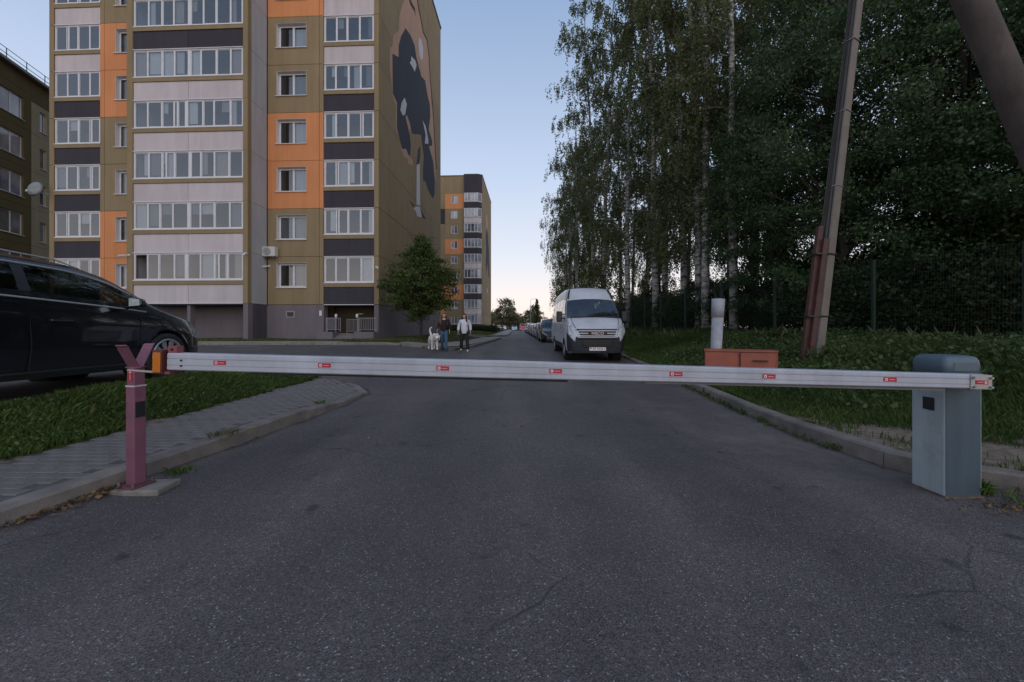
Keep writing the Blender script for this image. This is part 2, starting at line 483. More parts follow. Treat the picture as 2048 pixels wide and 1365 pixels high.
_l = sum(np.exp(-((RX - c_) / .38) ** 2) for c_ in (-1.55, -.05, 1.0, 2.4))
at.data.foreach_set('value', np.clip(.25 + .75 * _l, 0, 1).astype(np.float32))
tag(road, kind='structure')

ROADAREA = [(-46, -8), (10, -8), (10, 160), (-46, 160)]
def ground_z(X, Y):
    z = T(X, Y)
    onland = poly_inside(ISLAND, X, Y) | poly_inside(BANK, X, Y) | poly_inside(LAWN, X, Y) | poly_inside(GLAWN, X, Y)
    inroad = poly_inside(ROADAREA, X, Y) & ~onland
    z = np.where(inroad, A(X, Y) - 0.5, z)
    far = smooth((np.hypot(X, Y) - 150) / 60)
    return z * (1 - far) + 0.2 * far
gx = grid_axis([(-800, -60, 60), (-60, -14, 3), (-14, -6, 0.5), (-6, -2, 0.1), (-2, 3, 0.5), (3, 6, 0.1), (6, 14, 0.3), (14, 60, 3), (60, 800, 60)])
gy = grid_axis([(-60, -6, 10), (-6, 0, 1), (0, 9.4, 0.1), (9.4, 16, 0.5), (16, 20, 0.12), (20, 50, 0.8), (50, 170, 8), (170, 1200, 90)])
ground, GX, GY = sheet('ground', gx, gy, ground_z, SOIL)
tag(ground, kind='structure')
def bare_mask(X, Y):
    """0 = turf, 1 = trodden earth"""
    d1 = 1.0 * np.exp(-(((X - 3.95) / 0.75) ** 2 + ((Y - 3.95) / 0.85) ** 2)) + 0.95 * np.exp(-(((X - 5.6) / 1.2) ** 2 + ((Y - 3.55) / 0.35) ** 2))
    d2 = 0.55 * np.exp(-(((X - 3.65) / 0.28) ** 2)) * (Y < 6.0)
    d3 = 0.9 * smooth((X - 9.2) / 1.0)
    d4 = 0.6 * np.exp(-(((X + 4.25) / 0.12) ** 2)) * (Y < 9)
    return np.clip(np.maximum(np.maximum(d1, d2), np.maximum(d3 * (X > 0), d4)), 0, 1)
at = ground.data.attributes.new('bare', 'FLOAT', 'POINT')
at.data.foreach_set('value', bare_mask(GX, GY).astype(np.float32))

# --- kerb stones
def resample(path, step, zf):
    pts = [Vector((x, y)) for x, y in path]
    d = [0.0]
    for a, b in zip(pts, pts[1:]): d.append(d[-1] + (b - a).length)
    n = max(1, int(round(d[-1] / step)))
    xs = np.interp(np.linspace(0, d[-1], n + 1), d, [p.x for p in pts]); ys = np.interp(np.linspace(0, d[-1], n + 1), d, [p.y for p in pts])
    return list(zip(xs, ys))

def kerb(name, path, side, topf, step=1.0, parent=None, kw=KW, limit=None):
    root = parent or tag(empty(name), kind='structure')
    P = resample(path, step, None)
    for i in range(len(P) - 1):
        a, b = Vector(P[i]), Vector(P[i + 1])
        t = (b - a).normalized(); nrm = Vector((-t.y, t.x)) * side
        a0 = a + t * 0.004; b0 = b - t * 0.004
        j = random.uniform(-0.006, 0.006); jo = nrm * random.uniform(-0.006, 0.006)
        za, zb = float(topf(a.x, a.y)) + j, float(topf(b.x, b.y)) + j
        lo = min(float(A(a.x, a.y)), float(A(b.x, b.y))) - 0.3
        ch = 0.018
        a0 += jo; b0 += jo
        m = MB()
        def ring(p, z):
            q = p + nrm * kw; c = p + nrm * ch
            return [(p.x, p.y, lo), (q.x, q.y, lo), (q.x, q.y, z), (c.x, c.y, z), (p.x, p.y, z - ch)]
        m.hexa(ring(a0, za), ring(b0, zb))
        m.build('kerb_stone', CONC, root)
    return root

pave = MB()
# bed of the near walk
bed = []
walk_in = -4.2
ys = np.linspace(-1.5, 8.8, 70)
kx = np.interp(ys, [p[1] for p in LKERB[:10]] + [8.8], [p[0] for p in LKERB[:10]] + [-3.9])
for i in range(len(ys) - 1):
    for j in range(8):
        u0, u1 = j / 8, (j + 1) / 8
        q = []
        for (yy, xx, u) in ((ys[i], kx[i], u0), (ys[i + 1], kx[i + 1], u0), (ys[i + 1], kx[i + 1], u1), (ys[i], kx[i], u1)):
            x = (xx - KW) + (walk_in - 0.02 - (xx - KW)) * u
            q.append((x, yy, float(walk_z(x, yy)) - 0.009))
        pave.add(q, [(0, 1, 2, 3)])
pavement = tag(pave.build('pavement', SAND), kind='structure')
kerb('kerb', LKERB, 1, lambda x, y: A(x, 0 if y < 9 else y) * 0 + kerb_h(x, y) + (0.0 if x > -3.4 else 0.10 * smooth((-3.4 - x) / 1.6)), 1.06, pavement)
# pavers 20 x 10 cm, long side across the walk
pm = MB(); pm.hexa([(-.0965, -.0465, -.04), (.0965, -.0465, -.04), (.0965, .0465, -.04), (-.0965, .0465, -.04)], [(-.0965, -.0465, -.004), (.0965, -.0465, -.004), (.0965, .0465, -.004), (-.0965, .0465, -.004)])
pm.hexa([(-.0965, -.0465, -.0041), (.0965, -.0465, -.0041), (.0965, .0465, -.0041), (-.0965, .0465, -.0041)], [(-.0925, -.0425, 0), (.0925, -.0425, 0), (.0925, .0425, 0), (-.0925, .0425, 0)])
pme = pm.mesh('paver', PAVER)
spots = []
for r_ in range(int(10.0 / 0.1)):
    y = -1.2 + r_ * 0.1
    off = 0.1 if r_ % 2 else 0.0
    for c_ in range(9):
        x = walk_in + 0.1 + off + c_ * 0.2
        xk = float(np.interp(y, [p[1] for p in LKERB[:10]] + [8.8], [p[0] for p in LKERB[:10]] + [-3.9]))
        if x + 0.1 < xk - KW + 0.03 and y < 8.65: spots.append((x, y))
vis = [s for s in spots if s[1] > 2.6]
vis.sort(key=lambda s: s[1])
near, rest = vis[:300], vis[300:] + [s for s in spots if s[1] <= 2.6]
for x, y in near:
    z = float(walk_z(x, y)); dzx = (float(walk_z(x + .05, y)) - z) / .05; dzy = (float(walk_z(x, y + .05)) - z) / .05
    o = link('paver', pme, pavement, (x, y, z + random.uniform(-.0015, .0015)), (math.atan(dzy) + random.uniform(-.005, .005), -math.atan(dzx) + random.uniform(-.005, .005), random.uniform(-.01, .01)))
m = MB()
for x, y in rest:
    z = float(walk_z(x, y)) + random.uniform(-.003, .003)
    m.box(x - .0955, x + .0955, y - .0455, y + .0455, z - .04, z)
tag(m.build('paver', PAVER, pavement), kind='stuff')

RK = kerb('kerb', RKERB[1:6], -1, lambda x, y: rh(y) + 0.135, 0.5)
kerb('kerb', RKERB[5:], -1, lambda x, y: rh(y) + 0.135 - 0.05 * smooth((y - 7) / 2.5), 1.02, RK)
FK = kerb('kerb', FKERB, 1, lambda x, y: A(x, y) + 0.12, 1.0)
kerb('kerb', GKERB, 1, lambda x, y: A(x, y) + 0.12, 2.0)

# far walks (pale slabs along the kerbs)
WALK = mk('walk_slab', (0.26, 0.245, 0.235), 0.85, var=0.15, scale=2.5, bump=0.2, dirt=(0.15, 0.14, 0.13))
def ribbon(name, path, d0, d1, zoff, mat, n=60, zf=None):
    P = resample(path, sum((Vector(b) - Vector(a)).length for a, b in zip(path, path[1:])) / n, None)
    a, b = inset(P, d0), inset(P, d1)
    v = [(x, y, float((zf or A)(x, y)) + zoff) for x, y in a] + [(x, y, float((zf or A)(x, y)) + zoff) for x, y in b]
    k = len(P)
    return link(name, np_mesh(name, np.array(v), np.array([(i, i + 1, k + i + 1, k + i) for i in range(k - 1)]), mat, True))
tag(ribbon('pavement', FKERB[:3] + [(-3.6, 18.2), (-2.7, 18.9), (-2.25, 20.0)] + FKERB[6:9], 0.16, 1.7, 0.118, WALK, 90), kind='structure')
tag(ribbon('pavement', GKERB[2:], 0.16, 1.9, 0.118, WALK, 40), kind='structure')
# painted bay lines on the car park
WP = mk('road_paint', (0.55, 0.55, 0.55), 0.7, var=0.3, scale=14)
for i, (x0, y0, x1, y1) in enumerate([(-11.6, 16.0, -10.3, 16.5), (-14.6, 16.0, -13.3, 16.4), (-17.6, 15.9, -16.2, 16.3)]):
    a, b = Vector((x0, y0)), Vector((x1, y1)); n_ = (b - a).normalized(); w_ = Vector((-n_.y, n_.x)) * .06
    v = [a - w_, b - w_, b + w_, a + w_]
    o = link('bay_line', np_mesh('bay_line', np.array([(p.x, p.y, float(A(p.x, p.y)) + .005) for p in v]), np.array([(0, 1, 2, 3)]), WP), road)
# ------------------------------------------------------------------ apartment blocks
def wallmat(name, col, **k):
    return mk(name, col, 0.85, var=0.07, scale=1.3, bump=0.15, bscale=140, spec=0.2, dirt=tuple(x * 0.75 for x in col), dscale=0.6, damt=0.35, stretch=(1, 1, 0.35), streak=.075, **k)
OLIVE = wallmat('olive_render', (0.25, 0.193, 0.112), rnd=0.04)
ORANGE = wallmat('orange_render', (0.58, 0.245, 0.105), rnd=0.03)
LIGHTP = wallmat('pale_grey_panel', (0.50, 0.455, 0.465), rnd=0.035)
DARKP = wallmat('charcoal_panel', (0.050, 0.046, 0.056), rnd=0.06)
SIDEG = wallmat('cool_grey_render', (0.40, 0.40, 0.42))
PLINTH = wallmat('grey_plinth', (0.165, 0.145, 0.158))
BEIGE = wallmat('beige_render', (0.36, 0.32, 0.215))
DOLIVE = wallmat('dark_olive_render', (0.125, 0.10, 0.045))
BACKW = wallmat('joint_shadow', (0.07, 0.055, 0.035))
ROOFM = mk('roof_metal', (0.05, 0.045, 0.05), 0.5, var=0.1)
INNER = mk('loggia_interior', (0.17, 0.15, 0.14), 0.9, var=0.3, scale=0.8)
CURT = [mk('curtain_white', (0.52, 0.51, 0.54), 0.9, var=0.12, scale=9, stretch=(6, 6, 0.2)),
        mk('curtain_cream', (0.36, 0.32, 0.30), 0.9, var=0.2, scale=8, stretch=(6, 6, 0.2)),
        mk('curtain_grey', (0.20, 0.20, 0.225), 0.9, var=0.25, scale=8, stretch=(6, 6, 0.2))]

def U(u): return -u     # facade coordinate: metres to the left of the right-hand corner

def panel(root, u0, u1, v0, v1, z0, z1, mat, hole=None, name='wall_panel', gap=0.011, parent=None):
    x0, x1 = U(u1) + gap, U(u0) - gap
    z0 += gap; z1 -= gap
    m = MB()
    if hole:
        hu0, hu1, hz0, hz1 = hole
        a, b = U(hu1), U(hu0)
        m.box(x0, a, v0, v1, z0, z1); m.box(b, x1, v0, v1, z0, z1); m.box(a, b, v0, v1, z0, hz0); m.box(a, b, v0, v1, hz1, z1)
    else:
        m.box(x0, x1, v0, v1, z0, z1)
    return m.build(name, mat, parent or root)

def curtain_mesh(w, h, mat, folds):
    n = max(6, int(folds * 6))
    xs = np.linspace(0, w, n + 1)
    ys_ = 0.02 * np.sin(np.linspace(0, folds * 2 * math.pi, n + 1))
    v = np.concatenate([np.stack([xs, ys_, np.zeros(n + 1)], -1), np.stack([xs, ys_ * 0.7, np.full(n + 1, h)], -1)])
    return np_mesh('curtain', v, np.array([(i, i + 1, n + 2 + i, n + 1 + i) for i in range(n)]), mat, True)

def glazing(root, u0, u1, v, z0, z1, cuts, name='balcony_glazing', curtains=0.45, thick=(), deep=True, openp=0.0, rs=None):
    """framed strip of sashes between facade coordinates u0 (right) and u1 (left); cuts = inner mullions as fractions from the left"""
    rs = rs or random
    x0, x1 = U(u1), U(u0)
    fr = MB()
    t = 0.055
    fr.box(x0, x1, v - .03, v + .03, z0, z0 + t + .015); fr.box(x0, x1, v - .03, v + .03, z1 - t, z1)
    edges = [0.0] + [c + rs.uniform(-.018, .018) for c in cuts] + [1.0]
    if rs.random() < .45:
        k_ = rs.randrange(1, len(edges) - 1); nk = edges[k_] + .035
        if k_ not in thick: edges.insert(k_ + 1, nk); thick = tuple(t_ + 1 if t_ > k_ else t_ for t_ in thick)
    for i, c in enumerate(edges):
        w = 0.15 if i in thick else 0.05
        xc = x0 + (x1 - x0) * c
        a = x0 if i == 0 else xc - w / 2; b = x1 if i == len(edges) - 1 else xc + w / 2
        if i == 0: b = a + .06
        if i == len(edges) - 1: a = b - .06
        fr.box(a, b, v - .026, v + .026, z0 + t + .015, z1 - t)
    # sash frames with a slight offset, as sliding leaves have
    panes = []
    for i in range(len(edges) - 1):
        a = x0 + (x1 - x0) * edges[i] + (.06 if i == 0 else .075 if i in thick else .025)
        b = x0 + (x1 - x0) * edges[i + 1] - (.06 if i == len(edges) - 2 else .075 if (i + 1) in thick else .025)
        if b - a > .12: panes.append((a, b))
    g = fr.build(name, WHITEPVC, root)
    for i, (a, b) in enumerate(panes):
        off = -.012 if i % 2 else .012
        s = MB(); f_ = min(.032, (b - a) * .25)
        s.box(a, a + f_, v + off - .01, v + off + .01, z0 + t + .016, z1 - t - .001); s.box(b - f_, b, v + off - .01, v + off + .01, z0 + t + .016, z1 - t - .001)
        s.box(a + f_, b - f_, v + off - .01, v + off + .01, z0 + t + .016, z0 + t + .05); s.box(a + f_, b - f_, v + off - .01, v + off + .01, z1 - t - .034, z1 - t - .001)
        s.build('sash', WHITEPVC, g)
        if rs.random() < openp: continue
        p = MB().add([(a + f_, v + off, z0 + t + .05), (b - f_, v + off, z0 + t + .05), (b - f_, v + off, z1 - t - .034), (a + f_, v + off, z1 - t - .034)], [(0, 1, 2, 3)])
        p.build('pane', GLASS, g)
        if rs.random() < curtains:
            w = b - a; frac = rs.choice([1.0, 1.0, 0.6, 0.4]); hz = rs.choice([1.0, 1.0, 0.9, .45])
            me = curtain_mesh(w * frac, (z1 - z0 - .15) * hz, rs.choice(CURT + [WHITEPVC]), max(2, w * frac * 7))
            link('curtain', me, g, (a + (w * (1 - frac) if rs.random() < .5 else 0), v + .07, z1 - .05 - (z1 - z0 - .15) * hz))
    if deep:   # outer sill
        s = MB(); s.box(x0 - .02, x1 + .02, v - .085, v - .031, z0 - .02, z0 + .02); s.build('sill', WHITEPVC, g)
    return g

def window(root, u0, u1, v, z0, z1, rs=random, leaves=2, curtain=0.5, recess=0.27, sill=True):
    """casement set back in its opening"""
    x0, x1 = U(u1), U(u0)
    fr = MB(); t = .07; y = v + recess
    fr.box(x0, x1, y - .03, y + .03, z0, z0 + t); fr.box(x0, x1, y - .03, y + .03, z1 - t, z1)
    fr.box(x0, x0 + t, y - .03, y + .03, z0 + t, z1 - t); fr.box(x1 - t, x1, y - .03, y + .03, z0 + t, z1 - t)
    # white reveals
    fr.box(x0 + .0005, x0 + .014, v + .004, y - .031, z0 + .001, z1 - .015); fr.box(x1 - .014, x1 - .0005, v + .004, y - .031, z0 + .001, z1 - .015); fr.box(x0 + .001, x1 - .001, v + .004, y - .031, z1 - .0145, z1 - .001)
    for k in range(leaves):   # sash frames
        a_, b_ = x0 + t + (x1 - x0 - 2 * t) * k / leaves + .002, x0 + t + (x1 - x0 - 2 * t) * (k + 1) / leaves - .002
        fr.box(a_, a_ + .05, y - .045, y - .031, z0 + t, z1 - t); fr.box(b_ - .05, b_, y - .045, y - .031, z0 + t, z1 - t); fr.box(a_ + .05, b_ - .05, y - .045, y - .031, z0 + t, z0 + t + .05); fr.box(a_ + .05, b_ - .05, y - .045, y - .031, z1 - t - .05, z1 - t)
    xs = [x0 + t] + [x0 + (x1 - x0) * (k + 1) / leaves for k in range(leaves - 1)] + [x1 - t]
    for k in range(1, leaves): fr.box(xs[k] - .06, xs[k] + .06, y - .034, y + .034, z0 + t, z1 - t)
    w = fr.build('window', WHITEPVC, root)
    for k in range(leaves):
        a = xs[k] + (.06 if k else 0); b = xs[k + 1] - (.06 if k < leaves - 1 else 0)
        MB().add([(a, y, z0 + t), (b, y, z0 + t), (b, y, z1 - t), (a, y, z1 - t)], [(0, 1, 2, 3)]).build('pane', GLASS, w)
        if rs.random() < curtain or k == 1:
            me = curtain_mesh((b - a) * .98, (z1 - z0 - .15), rs.choice(CURT), 5); link('curtain', me, w, (a, y + .09, z0 + .08))
    MB().add([(x0, y + .9, z0 - .2), (x1, y + .9, z0 - .2), (x1, y + .9, z1 + .1), (x0, y + .9, z1 + .1)], [(0, 1, 2, 3)]).build('room_shade', INNER, w)
    if sill:
        s = MB(); s.box(x0 - .05, x1 + .05, v - .07, y - .03, z0 - .035, z0 - .001); s.build('sill', WHITEPVC, w)
    return w

# ---------------- the near block
TH1 = R(2.5)
C1 = Vector((-7.69, 23.0))
B1 = empty('apartment_block', (C1.x, C1.y, 0.47), -TH1)
tag(B1, 'tall olive and orange apartment block with a dark mural on its end wall', 'building')
FH, Z0, NF = 2.8, 2.1, 9
ZT = Z0 + FH * NF
W1, D1 = 20.1, 16.0
core = MB()   # structure behind the cladding
core.box(U(6.6), U(3.3), 1.2, 1.6, 0, ZT + 2.6); core.box(U(16.88), U(13.6), 1.2, 1.6, 0, ZT + 2.6)
core.box(U(W1) + .02, -.16, 1.6, D1 - .02, 0, ZT + 2.6)
core.box(-.2, -.14, .16, D1 - .02, 0, ZT + 2.6)
core.box(U(.27), -.2, .16, 1.6, 0, ZT + 2.6); core.box(U(W1) + .02, U(19.82), .16, 1.6, 0, ZT + 2.6)
core.build('structure_core', BACKW, B1)
rs = random.Random(11)
LCOL = {'B': 'DDDDDLLDD', 'D': 'LLLLLDDLL', 'F': 'DDDDDLLDD'}
CC = 'OOAAOOAAO'       # wall with the big windows: O olive, A orange
EC = 'AAOOAAOOA'
PM = {'D': DARKP, 'L': LIGHTP, 'O': OLIVE, 'A': ORANGE}
for n_ in range(NF):
    z = Z0 + FH * n_
    # B: right loggia, F: left loggia
    for key, u0, u1 in (('B', .29, 3.27), ('F', 16.9, 19.79)):
        panel(B1, u0, u1, .05, .13, z, z + 1.02, PM[LCOL[key][n_]], name='balcony_panel')
        MB().box(U(u1) + .01, U(u0) - .01, -.012, .048, z - .028, z + .008).build('drip_strip', WHITEPVC, B1)
        panel(B1, u0, u1, .0, .2, z + 1.02, z + 1.24, OLIVE, name='slab_edge', gap=.002)
        glazing(B1, u0 + .02, u1 - .02, .07, z + 1.26, z + 2.77, [.235, .48, .73] if key == 'B' else [.27, .52, .76], curtains=.5, rs=rs, openp=.012)
        m = MB(); m.box(U(u1) + .001, U(u0) - .001, .2, 1.58, z - .03, z + .03); m.box(U(u1), U(u0), 1.50, 1.57, z + .03, z + 2.77); m.build('loggia_room', INNER, B1)
    # C: wall with window
    mc = PM[CC[n_]]
    panel(B1, 3.27, 3.52, 0, .16, z, z + FH, mc)
    panel(B1, 3.52, 6.62, 0, .16, z, z + FH, mc, hole=(4.30, 6.08, z + 1.0, z + 2.45))
    window(B1, 4.30, 6.08, 0, z + 1.0, z + 2.45, rs=rs, curtain=.35)
    # E: wall with a narrow window
    me_ = PM[EC[n_]]
    panel(B1, 13.55, 16.62, 0, .16, z, z + FH, me_, hole=(15.02, 15.95, z + 1.0, z + 2.45))
    panel(B1, 16.62, 16.9, 0, .16, z, z + FH, me_)
    window(B1, 15.02, 15.95, 0, z + 1.0, z + 2.45, rs=rs, leaves=1)
    # corner strips
    panel(B1, .0, .29, 0, .16, z, z + FH, OLIVE, name='corner_strip')
    panel(B1, 19.79, W1, 0, .16, z, z + FH, OLIVE, name='corner_strip')
    # D: the bay
    vb = -1.6
    for a, b in ((6.65, 6.92), (13.2, 13.55)):
        panel(B1, a, b, vb, vb + .3, z, z + FH, OLIVE, name='corner_strip', gap=.004)
    for a, b in ((6.92, 10.06), (10.06, 13.2)):
        panel(B1, a, b, vb + .05, vb + .13, z, z + 1.02, PM[LCOL['D'][n_]], name='balcony_panel')
    MB().box(U(13.2), U(6.92), vb - .012, vb + .048, z - .028, z + .008).build('drip_strip', WHITEPVC, B1)
    panel(B1, 6.92, 13.2, vb, vb + .2, z + 1.02, z + 1.24, OLIVE, name='slab_edge', gap=.002)
    glazing(B1, 6.94, 13.18, vb + .07, z + 1.26, z + 2.77, [.125, .25, .37, .5, .625, .75, .875], curtains=.55, thick=(4,), rs=rs, openp=.012)
    m = MB(); m.box(U(13.2), U(6.92), vb + .2, -.02, z - .03, z + .03); m.box(U(13.2), U(6.92), -.10, -.03, z + .03, z + 2.77); m.box(U(10.1), U(10.02), vb + .2, -.1, z + .03, z + 2.77)
    m.build('loggia_room', INNER, B1)
    m = MB(); m.box(U(6.92), U(6.66), vb + .304, -.003, z + .008, z + FH - .008); m.build('side_panel', SIDEG, B1)
    m = MB(); m.box(U(13.54), U(13.28), vb + .304, -.003, z + .008, z + FH - .008); m.build('side_panel', SIDEG, B1)
    # gable panels
    nb = 5
    for k in range(nb):
        a, b = .16 + (D1 - .16) * k / nb, .16 + (D1 - .16) * (k + 1) / nb
        m = MB(); m.box(-.138, .0, a + .012, b - .012, z + .012, z + FH - .012); m.build('gable_panel', OLIVE, B1)
# attic and roof edge
for a, b, mm in ((0, .29, OLIVE), (.29, 3.27, DARKP), (3.27, 6.62, OLIVE), (13.55, 16.9, OLIVE), (16.9, W1, DARKP)):
    panel(B1, a, b, 0, .16, ZT, ZT + 2.7, mm, name='attic_panel')
panel(B1, 6.65, 13.55, -1.6, -.02, ZT, ZT + 2.7, OLIVE, name='attic_panel')
for k in range(5):
    a, b = .16 + (D1 - .16) * k / 5, .16 + (D1 - .16) * (k + 1) / 5
    m = MB(); m.box(-.138, 0, a + .012, b - .012, ZT + .012, ZT + 2.7); m.build('gable_panel', OLIVE, B1)
m = MB(); m.box(U(W1) - .05, .07, -.06, D1 + .05, ZT + 2.7, ZT + 2.86); m.box(U(13.6), U(6.6), -1.66, -.06, ZT + 2.7, ZT + 2.86); m.build('roof_cap', ROOFM, B1)
# plinth
pl = MB()
pl.box(U(6.62), U(3.27), .02, .5, -.3, Z0 - .012); pl.box(U(W1), U(13.55), .02, .5, -.3, Z0 - .012)
pl.box(U(13.55), U(6.62), .02, .3, -.3, Z0 - .05)
for a, b in ((6.65, 6.92), (13.2, 13.55)): pl.box(U(b), U(a), -1.58, -1.2, -.3, Z0 - .004)
pl.box(U(10.16), U(9.98), -1.5, -1.2, -.3, Z0 - .05)
pl.box(U(.29), -.02, .02, .3, -.3, Z0 - .012)
pl.box(-.14, -.02, .3, D1, -.3, Z0 - .004)
pl.box(U(3.3), -.14, 1.9, 2.0, -.3, Z0)
pl.build('plinth', PLINTH, B1)
m = MB(); m.box(U(6.92), U(6.66), -1.2, .02, -.3, Z0 - .004); m.build('plinth', wallmat('dark_plinth', (0.085, 0.078, 0.092)), B1)
m = MB(); m.box(U(13.2), U(6.92), -1.55, -.02, Z0 - .1, Z0 - .035); m.build('bay_soffit', DARKP, B1)
def vent(u0, u1, v, z0, z1):
    f = MB(); f.box(U(u1), U(u0), v - .03, v, z0, z0 + .05); f.box(U(u1), U(u0), v - .03, v, z1 - .05, z1); f.box(U(u1), U(u1) + .05, v - .03, v, z0 + .05, z1 - .05); f.box(U(u0) - .05, U(u0), v - .03, v, z0 + .05, z1 - .05)
    w = f.build('basement_window', mk('vent_frame', (0.32, 0.30, 0.32), .6), B1)
    MB().box(U(u1) + .05, U(u0) - .05, v - .012, v - .004, z0 + .05, z1 - .05).build('pane', mk('dark_pane', (0.015, 0.015, 0.018), .15), w)
vent(5.0, 5.5, .02, 1.35, 1.72); vent(7.4, 7.95, .02, 1.32, 1.68)
# entrance loggia: walls, steps, rails, door
m = MB(); m.box(U(3.3), -.14, .02, 1.9, -.2, .42); m.box(U(2.35), U(1.15), -1.0, .018, -.2, .10); m.box(U(2.35), U(1.15), -.68, .016, .1, .20); m.box(U(2.35), U(1.15), -.36, .014, .2, .31); m.build('entrance_steps', mk('step_concrete', (0.16, 0.145, 0.15), .85, rnd=.02), B1)
m = MB(); m.box(U(3.3), U(2.36), -.75, .016, -.2, .52); m.build('step_wall', PLINTH, B1)
m = MB(); m.box(U(1.14), U(.02), -.75, .016, -.2, .52); m.build('step_wall', PLINTH, B1)
dr = MB().box(U(1.75), U(.75), 1.84, 1.9, .42, 2.0).build('door', mk('entry_door', (0.05, 0.055, 0.065), .5), B1)
MB().box(U(1.66), U(1.62), 1.79, 1.84, 1.2, 1.45).build('handle', STEEL, dr)
RAIL = mk('rail_paint', (0.30, 0.30, 0.33), .45, metal=.3, var=.12)
def railing(u0, u1, v, zb, zt, n):
    r = MB(); r.tube((U(u0), v, zt), (U(u1), v, zt), .022, n=6); r.tube((U(u0), v, zb + .12), (U(u1), v, zb + .12), .016, n=6)
    for a in (u0, u1): r.tube((U(a), v, zb), (U(a), v, zt + .03), .024, n=6)
    o = r.build('railing', RAIL, B1)
    bm_ = MB().box(-.009, .009, -.009, .009, 0, zt - zb - .16).mesh('baluster', RAIL)
    for k in range(n): link('baluster', bm_, o, (U(u0 + (u1 - u0) * (k + 1) / (n + 1)), v, zb + .14))
railing(2.95, 2.4, -.3, .52, 1.30, 4); railing(2.3, 1.5, .9, .42, 1.25, 9); railing(1.1, .05, -.3, .52, 1.30, 9); railing(3.2, 2.42, .3, .52, 1.3, 6)
for u in (2.36, 1.14):
    m = MB(); m.lathe([(.001, .13), (.06, .10), (.075, 0), (.06, -.10), (.001, -.13)], (U(u), -.34, 1.42), n=10); m.build('rail_lamp', WHITEPVC, B1, True)
m = MB(); m.lathe([(.001, 0), (.19, .02), (.2, .08), (.001, .1)], (U(1.75), 1.6, 1.55), n=16); m.build('entry_lamp', mk('lamp_glass', (0.45, 0.45, 0.45), .3), B1, True)
sg = MB().box(U(3.52), U(3.38), -.012, .018, 1.45, 1.75).build('house_sign', WHITEPVC, B1)
# mural: flat paint on the gable, each shape a thin sheet
def gable(px, py, C=C1, th=TH1, base=0.47):
    k = (px - 1024) / F
    s = (k * C.y - C.x) / (math.sin(th) - k * math.cos(th))
    return s, CAMZ + (HORIZON - py) / F * (C.y + s * math.cos(th)) - base
PINK = wallmat('mural_pink', (0.42, 0.27, 0.19)); SLATE = wallmat('mural_slate', (0.045, 0.05, 0.062)); PALE = wallmat('mural_pale', (0.50, 0.50, 0.54)); BROWN = wallmat('mural_brown', (0.07, 0.045, 0.035))
mural_shapes = [
    (PINK, [(195, -60), (160, 40), (145, 90), (142, 180), (110, 210), (103, 275), (90, 285), (88, 400), (100, 500), (103, 560), (125, 630), (122, 760), (150, 830), (155, 890), (175, 935), (195, 945), (195, 970), (222, 985), (225, 955), (212, 935), (200, 900), (205, 760), (225, 790), (272, 790), (292, 900), (318, 1010), (345, 1170), (358, 1060), (360, 960), (355, 850), (350, 700), (335, 620), (330, 480), (325, 360), (318, 280), (290, 195), (255, 60), (240, -60)]),
    (SLATE, [(182, 168), (210, 210), (235, 270), (245, 340), (275, 455), (298, 480), (310, 560), (325, 620), (328, 690), (318, 770), (340, 840), (338, 865), (320, 870), (345, 960), (355, 1080), (352, 1160), (342, 1180), (315, 1130), (300, 1080), (285, 1070), (285, 1000), (290, 930), (272, 800), (220, 795), (205, 730), (190, 685), (180, 690), (205, 800), (212, 860), (208, 930), (195, 915), (185, 885), (160, 885), (140, 800), (130, 760), (130, 610), (105, 555), (103, 320), (140, 340), (140, 270), (155, 215)]),
    (PALE, [(215, 335), (238, 360), (246, 390), (235, 428), (222, 400), (205, 372), (214, 365)]),
    (PALE, [(175, 580), (188, 620), (178, 680), (165, 688), (150, 655), (158, 610)]),
    (PALE, [(282, 715), (300, 750), (316, 830), (316, 855), (295, 853), (300, 800)]),
    (PALE, [(262, 225), (275, 235), (285, 290), (284, 345), (272, 360), (262, 320), (258, 260)]),
    (SLATE, [(268, 868), (255, 890), (246, 980), (262, 972), (268, 915)]),
    (PALE, [(248, 980), (264, 972), (268, 1222), (246, 1215)]),
    (PALE, [(228, 1237), (246, 1226), (266, 1228), (278, 1290), (250, 1285), (243, 1258)]),
    (BROWN, [(205, 1188), (236, 1227), (222, 1225)]), (BROWN, [(268, 1240), (302, 1302), (280, 1292)]),
    (BROWN, [(190, -60), (215, 10), (236, 50), (240, 95), (233, 70), (208, 28), (184, -60)]),
    (BROWN, [(250, -20), (268, 80), (288, 188), (310, 235), (322, 330), (330, 480), (345, 640), (354, 800), (366, 1005), (361, 1008), (350, 805), (341, 645), (326, 485), (318, 335), (306, 240), (284, 195), (264, 85), (246, -20)]),
]
for i, (mm, pts) in enumerate(mural_shapes):
    P = [gable(750 + u / 2.967, v / 2.967) for u, v in pts]
    d = .004 + .0035 * min(i, 2) + (.003 if mm is BROWN else 0)
    MB().prism(P, 0, -.02, d).build('mural_shape', mm, B1)
